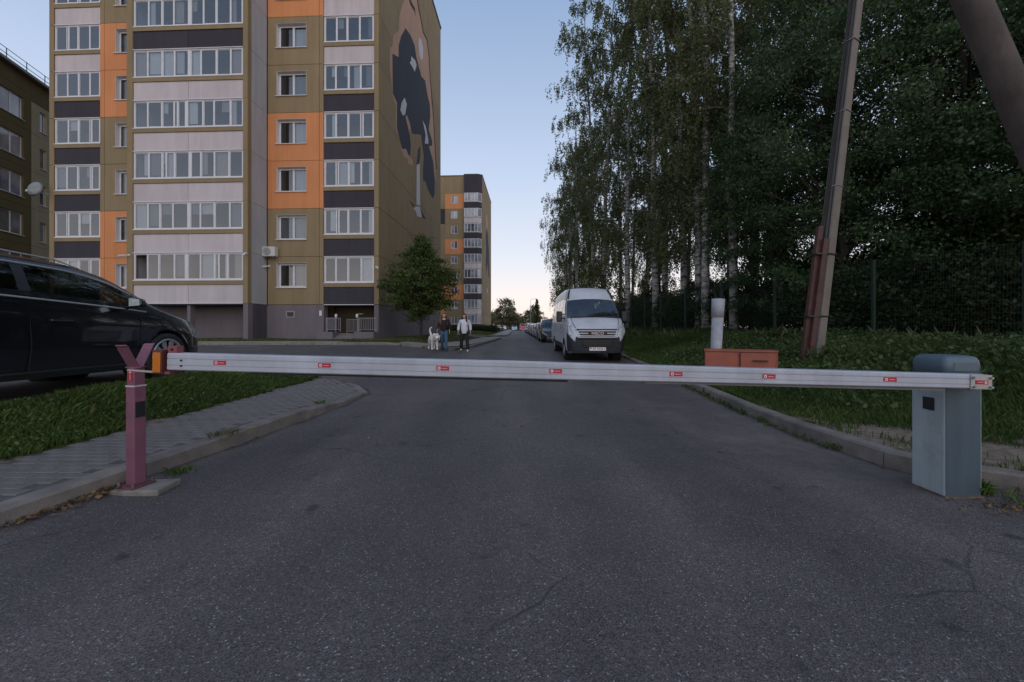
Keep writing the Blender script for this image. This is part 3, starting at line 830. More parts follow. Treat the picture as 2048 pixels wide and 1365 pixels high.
# small things bolted to the block
ac = MB(); u0, u1 = 5.92, 6.66
ac.box(U(u1), U(u0), -.42, -.10, 4.18 + .97 - .28, 4.18 + .97 + .27)
aco = ac.build('condenser', mk('ac_casing', (0.55, 0.55, 0.53), .5, var=.06), None, bevel=.02)
aco.parent = ACR = empty('air_conditioner', B1.matrix_basis @ Vector((0, 0, 0)), -TH1); ACR.location = (C1.x, C1.y, .47)
tag(ACR, 'white outdoor air conditioning unit on brackets beside the lower olive windows', 'air conditioner')
m = MB(); m.lathe([(.001, -.428), (.2, -.426), (.215, -.435), (.215, -.42)], (U(6.38), 0, 5.145), axis=1, n=24); m.build('fan_grille', mk('ac_grille', (0.16, 0.17, 0.19), .5), ACR)
for k in range(5):
    m = MB(); r_ = .04 + .035 * k; m.lathe([(r_, -.437), (r_ + .008, -.441), (r_ + .016, -.437)], (U(6.38), 0, 5.145), axis=1, n=20); m.build('guard_ring', mk('ac_casing', None), ACR)
m = MB(); m.box(U(6.5), U(6.46), -.42, -.02, 4.80, 4.86); m.box(U(6.08), U(6.04), -.42, -.02, 4.80, 4.86); m.build('bracket', STEEL, ACR)
def camera_on_wall(u, v, z, side, lab):
    r = empty('security_camera', (0, 0, 0)); r.parent = None
    q = B1.matrix_basis
    r.location = (C1.x, C1.y, .47); r.rotation_euler = (0, 0, -TH1)
    m = MB(); m.box(U(u) - .06, U(u) + .06, v - .05, v, z - .06, z + .06); m.build('base', WHITEPVC, r)
    m = MB(); m.tube((U(u), v - .05, z), (U(u) + side * .08, v - .22, z - .05), .03, n=8); m.build('arm', WHITEPVC, r)
    m = MB(); m.tube((U(u) + side * .05, v - .16, z - .04), (U(u) + side * .2, v - .42, z - .1), .055, .06, n=10); m.build('housing', WHITEPVC, r)
    tag(r, lab, 'security camera')
camera_on_wall(6.75, -1.6, 4.7 + .1, 1, 'small white security camera on the right edge of the pale bay')
camera_on_wall(13.4, -1.6, 4.75, -1, 'small white security camera on the left edge of the pale bay')
camera_on_wall(.12, 0, 4.25, 1, 'small white security camera at the block corner above the young tree')
camera_on_wall(6.5, 0, 4.35, -1, 'small white security camera under the air conditioner beside the bay')
# satellite dish on the left corner
SD = empty('satellite_dish', (C1.x, C1.y, .47), -TH1)
tag(SD, 'round grey satellite dish bolted to the far left corner of the block', 'satellite dish')
bmx = MB(); bmx.lathe([(.001, .10), (.2, .08), (.36, .03), (.46, -.04), (.47, -.035), (.36, .045), (.2, .1), (.001, .12)], n=28)
bmx.build('dish', mk('dish_paint', (0.20, 0.22, 0.225), .5), SD, True, loc=(U(20.45), -.45, 8.95), rot=(R(80), 0, R(2)))
m = MB(); m.tube((U(20.1), -.02, 8.75), (U(20.4), -.35, 8.85), .025); m.tube((U(20.1), .2, 8.6), (U(20.38), -.3, 8.8), .02); m.tube((U(20.42), -.45, 8.55), (U(20.2), -1.0, 8.65), .015); m.build('arm', STEEL, SD)
m = MB(); m.tube((U(20.2), -1.02, 8.62), (U(20.26), -.92, 8.70), .05); m.build('receiver', WHITEPVC, SD)

# ---------------- the block farther down the road
TH2 = R(2.7)
C2 = Vector((-5.4, 72.4))
B2 = empty('apartment_block', (C2.x, C2.y, 0.25), -TH2)
tag(B2, 'farther olive and orange apartment block down the road past the walkers', 'building')
G2 = mk('far_pane', (0.19, 0.205, 0.235), 0.06, var=0.6, scale=0.7, spec=0.9, rnd=0.6)
W2, D2, FH2, Z2 = 22.0, 16.0, 2.76, 0.55
ZT2 = Z2 + 9 * FH2
core = MB(); core.box(U(W2), -.16, .14, D2, -.3, ZT2 + 3.2); core.build('structure_core', BACKW, B2)
CW = 'OOAOOAOOA'; CP = 'DLDDLDDLD'
rs2 = random.Random(5)
sashme = {}
for n_ in range(9):
    z = Z2 + FH2 * n_
    mc = PM[CW[n_]]
    panel(B2, 3.25, 6.85, 0, .13, z, z + FH2, mc, hole=(4.55, 5.75, z + 1.0, z + 2.4))
    w = MB(); a, b = U(5.75), U(4.55)
    w.box(a, b, .06, .12, z + 1.0, z + 1.07); w.box(a, b, .06, .12, z + 2.33, z + 2.4)
    for xx in (a, (a + b) / 2 - .04, b - .08): w.box(xx, xx + .08, .06, .12, z + 1.07, z + 2.33)
    wo = w.build('window', WHITEPVC, B2)
    for k in range(2):
        x0 = a + .08 + k * (b - a - .12) / 2; MB().box(x0, x0 + (b - a) / 2 - .12, .09, .11, z + 1.07, z + 2.33).build('pane', G2, wo)
    panel(B2, 6.85, W2, 0, .13, z, z + FH2, ORANGE if n_ in (1, 2) else (DARKP if n_ == 7 else OLIVE), hole=(8.2, 9.6, z + 1.0, z + 2.4))
    w = MB(); w.box(U(9.6), U(8.2), .09, .12, z + 1.0, z + 2.4); w.build('window', G2, B2)
    # bevelled corner loggia standing proud of the wall
    plan = [(U(3.25), 0), (U(3.25), -.55), (U(.75), -.55), (-.12, -.04)]
    m = MB(); m.prism(plan, 2, z + .012, z + 1.0); m.build('balcony_panel', PM[CP[n_]], B2)
    m = MB(); m.prism([(x - .0, y - .03) for x, y in plan], 2, z + 1.0, z + 1.12); m.build('slab_edge', OLIVE, B2)
    gzz0, gzz1 = z + 1.12, z + FH2 - .06
    fr = MB(); fr.prism(plan, 2, gzz0, gzz0 + .09); fr.prism(plan, 2, gzz1 - .08, gzz1)
    pos = [U(3.25) + .04, U(2.62), U(2.0), U(1.36), U(.77)]
    for x in pos: fr.box(x - .045, x + .045, -.555, -.47, gzz0 + .09, gzz1 - .08)
    fr.box(-.2, -.13, -.1, -.03, gzz0 + .09, gzz1 - .08)
    go = fr.build('balcony_glazing', WHITEPVC, B2)
    for k in range(4):
        x0, x1 = pos[k] + .045, pos[k + 1] - .045
        MB().box(x0, x1, -.52, -.5, gzz0 + .09, gzz1 - .08).build('pane', G2, go)
    MB().prism([(U(.73), -.50), (U(.70), -.48), (-.22, -.06), (-.24, -.09)], 2, gzz0 + .09, gzz1 - .08).build('pane', G2, go)
    MB().prism([(U(3.2), -.01), (U(3.2), -.4), (U(.8), -.4), (-.3, -.04)], 2, gzz0 + .09, gzz1 - .08).build('loggia_room', INNER, go)
    for k in range(4):
        a, b = D2 * k / 4, D2 * (k + 1) / 4
        MB().box(-.14, 0, a + .012, b - .012, z + .012, z + FH2 - .012).build('gable_panel', OLIVE, B2)
panel(B2, 3.25, 6.85, 0, .13, ZT2, ZT2 + 3.2, OLIVE, name='attic_panel'); panel(B2, 6.85, W2, 0, .13, ZT2, ZT2 + 3.2, OLIVE, name='attic_panel')
m = MB(); m.prism([(U(3.25), .13), (U(3.25), -.55), (U(.75), -.55), (-.02, -.03), (-.02, .13)], 2, ZT2, ZT2 + 3.2); m.build('attic_panel', DARKP, B2)
for k in range(4):
    a, b = D2 * k / 4, D2 * (k + 1) / 4
    MB().box(-.14, 0, a + .012, b - .012, ZT2 + .012, ZT2 + 3.2).build('gable_panel', OLIVE, B2)
m = MB(); m.prism([(U(W2), D2 + .05), (U(W2), -.06), (U(3.3), -.06), (U(3.3), -.6), (U(.75), -.6), (.06, -.06), (.06, D2 + .05)], 2, ZT2 + 3.2, ZT2 + 3.34); m.build('roof_cap', ROOFM, B2)
m = MB(); m.box(U(W2), -.01, .01, D2, -.4, Z2 - .005); m.build('plinth', PLINTH, B2)
for mm, pts in ((PINK, [(972, 432), (974, 430), (976, 450), (974.5, 470), (972.5, 455)]), (SLATE, [(971.5, 470), (973.5, 455), (975.5, 470), (977.5, 500), (978.5, 540), (978.5, 560), (976.5, 550), (975.5, 525), (973.5, 545), (971.5, 530), (972, 500)]), (PALE, [(974, 580), (975.2, 576), (975.2, 586), (974.2, 588)])):
    P = [gable(x, y, C2, TH2, .25) for x, y in pts]
    MB().prism(P, 0, -.02, .006 if mm is PINK else .010).build('mural_shape', mm, B2)

# ---------------- dark block at the left edge
BL = empty('apartment_block', (-35.2, 27.9, 0.45), R(17))
tag(BL, 'dark olive block with a beige strip at the far left edge', 'building')
# local +y runs along the visible front, local +x faces the road
ZR = 19.3
m = MB(); m.box(-12, -.2, -2.0, 24, -.4, ZR); m.build('structure_core', BACKW, BL)
def lpanel(y0, y1, z0, z1, mat, hole=None):
    m = MB()
    if hole:
        a, b, c, d = hole
        m.box(-.2, 0, y0 + .01, a, z0 + .01, z1 - .01); m.box(-.2, 0, b, y1 - .01, z0 + .01, z1 - .01); m.box(-.2, 0, a, b, z0 + .01, c); m.box(-.2, 0, a, b, d, z1 - .01)
        w = MB(); w.box(-.17, -.1, a, b, c, c + .07); w.box(-.17, -.1, a, b, d - .07, d)
        for yy in ([a, (a + b) / 2 - .04, b - .08] if b - a > 1 else [a, b - .08]): w.box(-.17, -.1, yy, yy + .08, c + .07, d - .07)
        w.box(-.1, .06, a - .05, b + .05, c - .04, c - .005)
        wo = w.build('window', WHITEPVC, BL)
        for k in range(2 if b - a > 1 else 1):
            q0, q1 = (a + .08, b - .08) if b - a <= 1 else (a + .08 + k * (b - a - .12) / 2, a + .08 + k * (b - a - .12) / 2 + (b - a) / 2 - .12)
            MB().box(-.15, -.13, q0, q1, c + .07, d - .07).build('pane', G2, wo)
    else: m.box(-.2, 0, y0 + .01, y1 - .01, z0 + .01, z1 - .01)
    m.build('wall_panel', mat, BL)
for n_ in range(6):
    zt = 17.45 - 2.8 * n_
    lpanel(-2.0, 1.75, zt - 2.2, zt + .6, DOLIVE, (-.75, 1.08, zt - 1.6, zt))
    lpanel(1.75, 5.0, zt - 2.2, zt + .6 - (.45 if n_ == 0 else 0), BEIGE, (2.5, 3.1, zt - 1.75, zt - .25))
lpanel(-2.0, 1.75, 18.05, ZR - .15, DOLIVE); lpanel(1.75, 24, 17.6, ZR - .15, DOLIVE); lpanel(5, 24, 1.25, 17.6, DOLIVE); lpanel(-2.0, 24, -.4, 1.25, PLINTH)
m = MB(); m.box(-12.3, .35, -2.3, 24.3, ZR - .13, ZR + .06); m.build('roof_eave', mk('eave_paint', (0.22, 0.21, 0.2), .6), BL)
m = MB()
for y in np.arange(-2, 20, 1.6): m.tube((.1, y, ZR + .06), (.1, y, ZR + .85), .028, n=5)
for z in (.45, .82): m.tube((.1, -2, ZR + z), (.1, 20, ZR + z), .024, n=5)
m.build('roof_railing', mk('railing_dark', (0.05, 0.07, 0.09), .5), BL)
# ------------------------------------------------------------------ boom barrier
ALU = mk('boom_white_paint', (0.41, 0.43, 0.48), 0.38, var=0.05, scale=2, dirt=(0.25, 0.26, 0.29), dscale=2.2, damt=0.6, streak=.14)
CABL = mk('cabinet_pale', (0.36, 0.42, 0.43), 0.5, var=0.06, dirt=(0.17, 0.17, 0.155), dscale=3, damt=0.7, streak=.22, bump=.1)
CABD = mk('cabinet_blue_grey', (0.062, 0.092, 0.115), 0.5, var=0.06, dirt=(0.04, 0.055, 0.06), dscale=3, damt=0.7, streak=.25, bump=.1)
CAB = empty('barrier_cabinet', (3.33, 3.06, 0))
tag(CAB, 'blue grey barrier cabinet with a rounded lid on the right road edge', 'barrier cabinet')
zb = float(A(3.33, 3.06)) - .03
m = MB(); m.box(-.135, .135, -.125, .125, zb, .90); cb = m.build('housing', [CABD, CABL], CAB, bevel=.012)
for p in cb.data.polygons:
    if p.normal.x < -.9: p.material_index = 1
m = MB()
def lidring(z, i):
    a, b, c = .138 - i, .128 - i, .03
    q = []
    for sx_, sy_ in ((1, 1), (-1, 1), (-1, -1), (1, -1)):
        for k in range(5):
            t = math.radians(90 * k / 4 + {(1, 1): 0, (-1, 1): 90, (-1, -1): 180, (1, -1): 270}[(sx_, sy_)])
            q.append((sx_ * (a - c) + math.cos(t) * c, sy_ * (b - c) + math.sin(t) * c, z))
    return q
LR = [lidring(*p) for p in ((.885, 0), (.975, 0), (1.005, .004), (1.028, .014), (1.036, .03), (1.040, .055))]
m.add([v for r_ in LR for v in r_], [(i * 20 + j, i * 20 + (j + 1) % 20, (i + 1) * 20 + (j + 1) % 20, (i + 1) * 20 + j) for i in range(5) for j in range(20)] + [tuple(range(100, 120)), tuple(range(20))])
m.build('lid', mk('lid_blue_grey', (0.085, 0.125, 0.155), .5, var=.06), CAB, True)
m = MB(); m.box(-.075, .10, -.1315, -.125, .925, .99); m.build('lid_recess', mk('lid_blue_grey', None), CAB, bevel=.012)
m = MB(); m.box(-.142, -.134, -.05, .03, .62, .715); m.build('lens_plate', BLACKPL, CAB)
m = MB(); m.box(-.145, .145, -.135, .135, zb - .05, zb + .035); m.build('base_plate', mk('rusty_steel', (0.12, 0.09, 0.07), .8, var=.4, scale=20), CAB)
m = MB(); m.tube((.06, -.126, .865), (.06, -.18, .865), .05, n=14); m.build('drive_shaft', STEEL, CAB)
m = MB(); m.box(.132, .1365, -.12, -.1, .06, .88); m.build('door_edge', CABL, CAB)

# boom: from the cabinet to the far left
PR = Vector((3.30, 2.82, .868)); PL = Vector((-2.52, 2.92, 1.002))
BO = empty('barrier_boom', PR)
tag(BO, 'long white barrier boom with small red stickers lying across the road', 'barrier boom')
ax = (PL - PR); L = ax.length; ax.normalize()
# local frame: x along the boom to the left end, y towards the far side, z up
yv = Vector((0, 1, 0)); yv = (yv - ax * yv.dot(ax)).normalized(); zv = -ax.cross(yv)
if zv.z < 0: zv = -zv
def bp(s, y, z): return tuple(ax * s + yv * y + zv * z)
def section(h):   # ribbed aluminium profile, front side at y = -0.045
    t = h / 2
    return [(-.034, -t), (-.045, -t + .008), (-.045, -t * .42), (-.0405, -t * .40), (-.0405, -t * .36), (-.045, -t * .34), (-.045, t * .30), (-.039, t * .33), (-.039, t * .39), (-.045, t * .42), (-.045, t - .010), (-.036, t), (.036, t), (.045, t - .01), (.045, -t + .01), (.036, -t)]
m = MB()
N_ = 13
rings = []
for i in range(N_):
    s = -.03 + (L + .0) * i / (N_ - 1)
    h = .100 + .026 * min(1, i / (N_ - 1) * 1.6)
    rings.append([bp(s, y, z) for y, z in section(h)])
k = 16
fs = [tuple(range(k)), tuple((N_ - 1) * k + j for j in range(k))]
for i in range(N_ - 1):
    for j in range(k): fs.append((i * k + j, i * k + (j + 1) % k, (i + 1) * k + (j + 1) % k, (i + 1) * k + j))
m.add([v for r_ in rings for v in r_], fs)
m.build('profile', ALU, BO)
def bbox(s0, s1, y0, y1, z0, z1, name, mat, parent=None, bevel=0):
    mm = MB(); mm.hexa([bp(s0, y0, z0), bp(s1, y0, z0), bp(s1, y1, z0), bp(s0, y1, z0)], [bp(s0, y0, z1), bp(s1, y0, z1), bp(s1, y1, z1), bp(s0, y1, z1)])
    return mm.build(name, mat, parent or BO, bevel=bevel)
bbox(.25, 2.35, -.02, .02, -.072, -.05, 'rubber_strip', mk('grey_rubber', (0.16, 0.15, 0.15), .8)); bbox(2.9, 5.2, -.02, .02, -.078, -.06, 'rubber_strip', BLACKRUB)
# stickers: pixel columns measured along the boom
def s_at(px):
    k = (px - 1024) / F
    return (k * PR.y - PR.x) / (ax.x - k * ax.y)
import_rot = Matrix((-ax, yv * 1.0, zv)).transposed()   # text x runs from left to right for the viewer
def sticker(sc, flip=False):
    st = bbox(sc - .045, sc + .045, -.0475, -.0462, -.013, .017, 'sticker', REDPRINT)
    # white ring logo and lettering as flat print
    o = 1 if flip else -1
    lg = MB(); ring_o, ring_i, nn = .0105, .0055, 20
    cx = sc - o * .026
    pts = []
    for q in range(nn):
        a = 2 * math.pi * q / nn
        pts.append(bp(cx + math.cos(a) * ring_o, -.0479, .002 + math.sin(a) * ring_o)); pts.append(bp(cx + math.cos(a) * ring_i, -.0479, .002 + math.sin(a) * ring_i))
    lg.add(pts, [(2 * q, (2 * q + 2) % (2 * nn), (2 * q + 3) % (2 * nn), 2 * q + 1) for q in range(nn)])
    lg.build('ring_logo', WHITEPRINT, st)
    t = text('motors', .0135, st, (0, 0, 0), None, WHITEPRINT, extrude=.0002)
    Mx = Matrix.Identity(4)
    ex, ey, ez = -ax, zv, -yv
    if flip: ex, ey = -ex, -ey
    for r_ in range(3):
        Mx[r_][0], Mx[r_][1], Mx[r_][2] = ex[r_], ey[r_], ez[r_]
    c = Vector(bp(sc + o * .013, -.0478, .002))
    Mx.translation = c
    t.matrix_local = Mx
for px in (449, 655, 888, 1110, 1347, 1530, 1768): sticker(s_at(px))
# end plate with bolts on the cabinet side
ep = bbox(-.04, .105, -.052, -.0455, -.05, .05, 'clamp_plate', mk('galvanised', (0.42, 0.42, 0.40), .45, metal=.5, var=.2, scale=12, dirt=(.2, .13, .08), dscale=9))
st = bbox(-.01, .075, -.0545, -.0522, -.016, .012, 'sticker', REDPRINT)
for a, z in ((-.028, .03), (.09, .03), (.085, -.035), (-.028, -.035)):
    mm = MB(); mm.tube(bp(a, -.05, z), bp(a, -.068, z), .009, n=6); mm.build('bolt', STEEL, BO)
lg = MB(); pts = []
for q in range(20):
    a = 2 * math.pi * q / 20
    pts.append(bp(.006 + math.cos(a) * .0095, -.0552, -.002 + math.sin(a) * .0095)); pts.append(bp(.006 + math.cos(a) * .005, -.0552, -.002 + math.sin(a) * .005))
lg.add(pts, [(2 * q, (2 * q + 2) % 40, (2 * q + 3) % 40, 2 * q + 1) for q in range(20)]); lg.build('ring_logo', WHITEPRINT, st)
t = text('motors', .0125, st, (0, 0, 0), None, WHITEPRINT, extrude=.0002)
Mx = Matrix.Identity(4)
for r_ in range(3): Mx[r_][0], Mx[r_][1], Mx[r_][2] = ax[r_], -zv[r_], -yv[r_]
Mx.translation = Vector(bp(.042, -.0551, -.002)); t.matrix_local = Mx
# left end: bolts, red catch bracket, orange reflector
for z in (.012, -.028):
    mm = MB(); mm.tube(bp(L - .135, -.044, z), bp(L - .135, -.052, z), .007, n=8); mm.build('bolt', BLACKPL, BO)
REDP = mk('faded_red_paint', (0.22, 0.06, 0.07), .55, var=.15, scale=8, dirt=(.2, .12, .10), dscale=5)
bbox(L - .085, L - .02, -.03, .03, .064, .112, 'catch_bracket', REDP)
mm = MB(); mm.tube(bp(L - .052, -.031, .088), bp(L - .052, -.036, .088), .009, n=10); mm.build('bracket_hole', DARKHOLE, BO)
bbox(L - .055, L - .02, -.052, .05, -.09, -.07, 'catch_bracket', REDP)
bbox(L - .004, L + .066, -.058, .055, -.085, .085, 'end_frame', mk('dark_red_frame', (0.10, 0.03, 0.03), .5))
ORR = mk('orange_reflector', (0.50, 0.15, 0.01), .25, var=.12, scale=60, coat=.5)
bbox(L + .0665, L + .075, -.05, .045, -.075, .062, 'reflector', ORR, bevel=.003)
bbox(L + .004, L + .06, -.066, -.0585, -.078, .066, 'reflector', ORR, bevel=.003)
mm = MB(); mm.tube(bp(L + .066, 0, -.085), bp(L + .30, 0, -.075), .009, n=8); mm.build('tongue', mk('bare_steel', (.40, .33, .28), .5, metal=.4), BO)

# fork post on the left
PP = empty('barrier_post', (-2.9, 3.07, 0))
tag(PP, 'faded red catch post with a forked top at the left kerb', 'barrier post')
REDW = mk('faded_magenta_paint', (0.20, 0.078, 0.115), .55, var=.15, scale=5, dirt=(.11, .07, .08), dscale=6, damt=.75, bump=.15)
m = MB(); m.box(-.042, .042, -.042, .042, .045, .80); m.build('lower_tube', REDW, PP, bevel=.006, rot=(0, 0, R(-12)))
m = MB(); m.box(-.037, .037, -.037, .037, .80, .945); m.build('upper_tube', REDW, PP, bevel=.005, rot=(0, 0, R(-12)))
m = MB(); m.box(-.0435, .0435, -.0435, .0435, .795, .806); m.build('weld_band', mk('bare_edge', (.5, .46, .48), .5), PP, rot=(0, 0, R(-12)))
m = MB(); m.box(.0425, .0445, -.034, .034, .56, .68); m.build('lens_plate', BLACKPL, PP, rot=(0, 0, R(-12)))
m = MB(); m.box(-.085, .085, -.085, .085, .03, .046); m.build('base_plate', mk('dark_red_steel', (.12, .05, .055), .7, var=.3), PP, bevel=.004, rot=(0, 0, R(-12)))
for x, y in ((-.068, -.068), (.068, -.068), (.068, .068), (-.068, .068)):
    mm = MB(); mm.tube((x, y, .046), (x, y, .075), .011, n=6); mm.build('bolt', mk('rusty_steel', None), PP, rot=(0, 0, R(-12)))
m = MB(); m.box(-.11, .24, -.11, .13, -.02, .031); m.build('footing', mk('footing_concrete', (.19, .175, .155), .9, var=.3, scale=9, bump=.5), PP, bevel=.012, rot=(0, 0, R(4)))
# fork blades: a V seen across the boom line
for sgn in (-1, 1):
    m = MB()
    a = (0, sgn * .02); b = (0, sgn * .135)
    hw = .036
    y0, y1 = sgn * .015, sgn * .125
    z0, z1 = .945, 1.10
    m.hexa([(-hw, y0, z0), (hw, y0, z0), (hw, y0 + sgn * .008, z0 - .004), (-hw, y0 + sgn * .008, z0 - .004)], [(-hw, y1, z1), (hw, y1, z1), (hw, y1 + sgn * .008, z1 - .004), (-hw, y1 + sgn * .008, z1 - .004)])
    m.hexa([(-hw, y1 - .002 * sgn, z1 - .003), (hw, y1 - .002 * sgn, z1 - .003), (hw, y1 + sgn * .022, z1 + .012), (-hw, y1 + sgn * .022, z1 + .012)], [(-hw, y1 - .002 * sgn, z1 + .005), (hw, y1 - .002 * sgn, z1 + .005), (hw, y1 + sgn * .022, z1 + .02), (-hw, y1 + sgn * .022, z1 + .02)])
    m.build('fork_blade', REDW, PP, rot=(0, 0, R(10)))
m = MB(); m.box(-.052, .052, -.03, .03, .940, .948); m.build('fork_seat', REDW, PP, rot=(0, 0, R(10)))
sk = MB(); sk.box(-.018, .018, -.0392, -.0372, .838, .925); sko = sk.build('sticker', REDPRINT, PP, rot=(0, 0, R(-12)))
lg = MB(); pts = []
for q in range(16):
    a = 2 * math.pi * q / 16
    pts.append((math.cos(a) * .010, -.0398, .908 + math.sin(a) * .010)); pts.append((math.cos(a) * .005, -.0398, .908 + math.sin(a) * .005))
lg.add(pts, [(2 * q, (2 * q + 2) % 32, (2 * q + 3) % 32, 2 * q + 1) for q in range(16)]); lg.build('ring_logo', WHITEPRINT, sko)
text('motors', .015, sko, (0, -.0398, .868), (R(90), R(90), 0), WHITEPRINT, extrude=.0002)
# ------------------------------------------------------------------ vehicles: lofted bodies
def cubic(xs, ys, x):
    """smooth interpolation through control points (pchip-like)"""
    xs, ys = np.asarray(xs, float), np.asarray(ys, float)
    h = np.diff(xs); d = np.diff(ys) / h
    m = np.zeros(len(xs)); m[0], m[-1] = d[0], d[-1]
    for i in range(1, len(xs) - 1):
        m[i] = 0 if d[i - 1] * d[i] <= 0 else 2 * d[i - 1] * d[i] / (d[i - 1] + d[i])
    k = np.clip(np.searchsorted(xs, x) - 1, 0, len(xs) - 2)
    t = (x - xs[k]) / h[k]
    return (2 * t**3 - 3 * t**2 + 1) * ys[k] + (t**3 - 2 * t**2 + t) * h[k] * m[k] + (-2 * t**3 + 3 * t**2) * ys[k + 1] + (t**3 - t**2) * h[k] * m[k + 1]

RIM = mk('alloy_rim', (0.33, 0.34, 0.36), .35, metal=.4, var=.05)
HUBDARK = mk('dark_hub', (0.025, 0.025, 0.027), .6)
def wheel_meshes(r, rim, w, spokes):
    t = MB(); t.lathe([(rim, -w / 2 + .01), (r - .03, -w / 2), (r, -w / 2 + .03), (r, w / 2 - .03), (r - .03, w / 2), (rim, w / 2 - .01), (rim - .02, w / 2 - .03), (rim - .02, -w / 2 + .03), (rim, -w / 2 + .01)], axis=0, n=36)
    k = MB(); k.lathe([(rim + .004, w / 2 - .008), (rim - .006, w / 2 + .002), (rim - .022, w / 2 - .004), (rim - .025, w / 2 - .04)], axis=0, n=36)
    for i in range(spokes):
        a0 = 2 * math.pi * i / spokes
        for off in (-.09, .09):
            a = a0 + off; c, s = math.cos(a), math.sin(a); tx, ty = -s, c
            x0, x1 = w / 2 - .035, w / 2 - .008
            def q(rr, hw, x): return [(x, c * rr + tx * hw, s * rr + ty * hw), (x, c * rr - tx * hw, s * rr - ty * hw)]
            A_, B_ = q(.05, .012, x0 + .012), q(rim - .012, .013, x0); C_, D_ = q(.05, .012, x1 - .004), q(rim - .012, .013, x1)
            k.hexa([A_[0], A_[1], B_[1], B_[0]], [C_[0], C_[1], D_[1], D_[0]])
    k.lathe([(.001, w / 2 - .004), (.05, w / 2 - .008), (.065, w / 2 - .03), (.065, -.02)], axis=0, n=16)
    d = MB(); d.lathe([(rim - .03, -.02), (.001, -.02)], axis=0, n=24)
    return t.mesh('tyre', BLACKRUB, True), k.mesh('rim', RIM), d.mesh('brake_disc', HUBDARK)
WM = {}
def add_wheels(root, ys_, hw, r, rim, w=.21, spokes=7, zofs=0):
    key = (r, rim, w, spokes)
    if key not in WM: WM[key] = wheel_meshes(*key)
    t, k, d = WM[key]
    for y in ys_:
        for s in (1, -1):
            rot = (0, 0, 0) if s > 0 else (0, 0, math.pi)
            o = link('wheel', t, root, (s * (hw - w / 2), y, r + zofs), rot)
            link('rim', k, o); link('brake_disc', d, o)

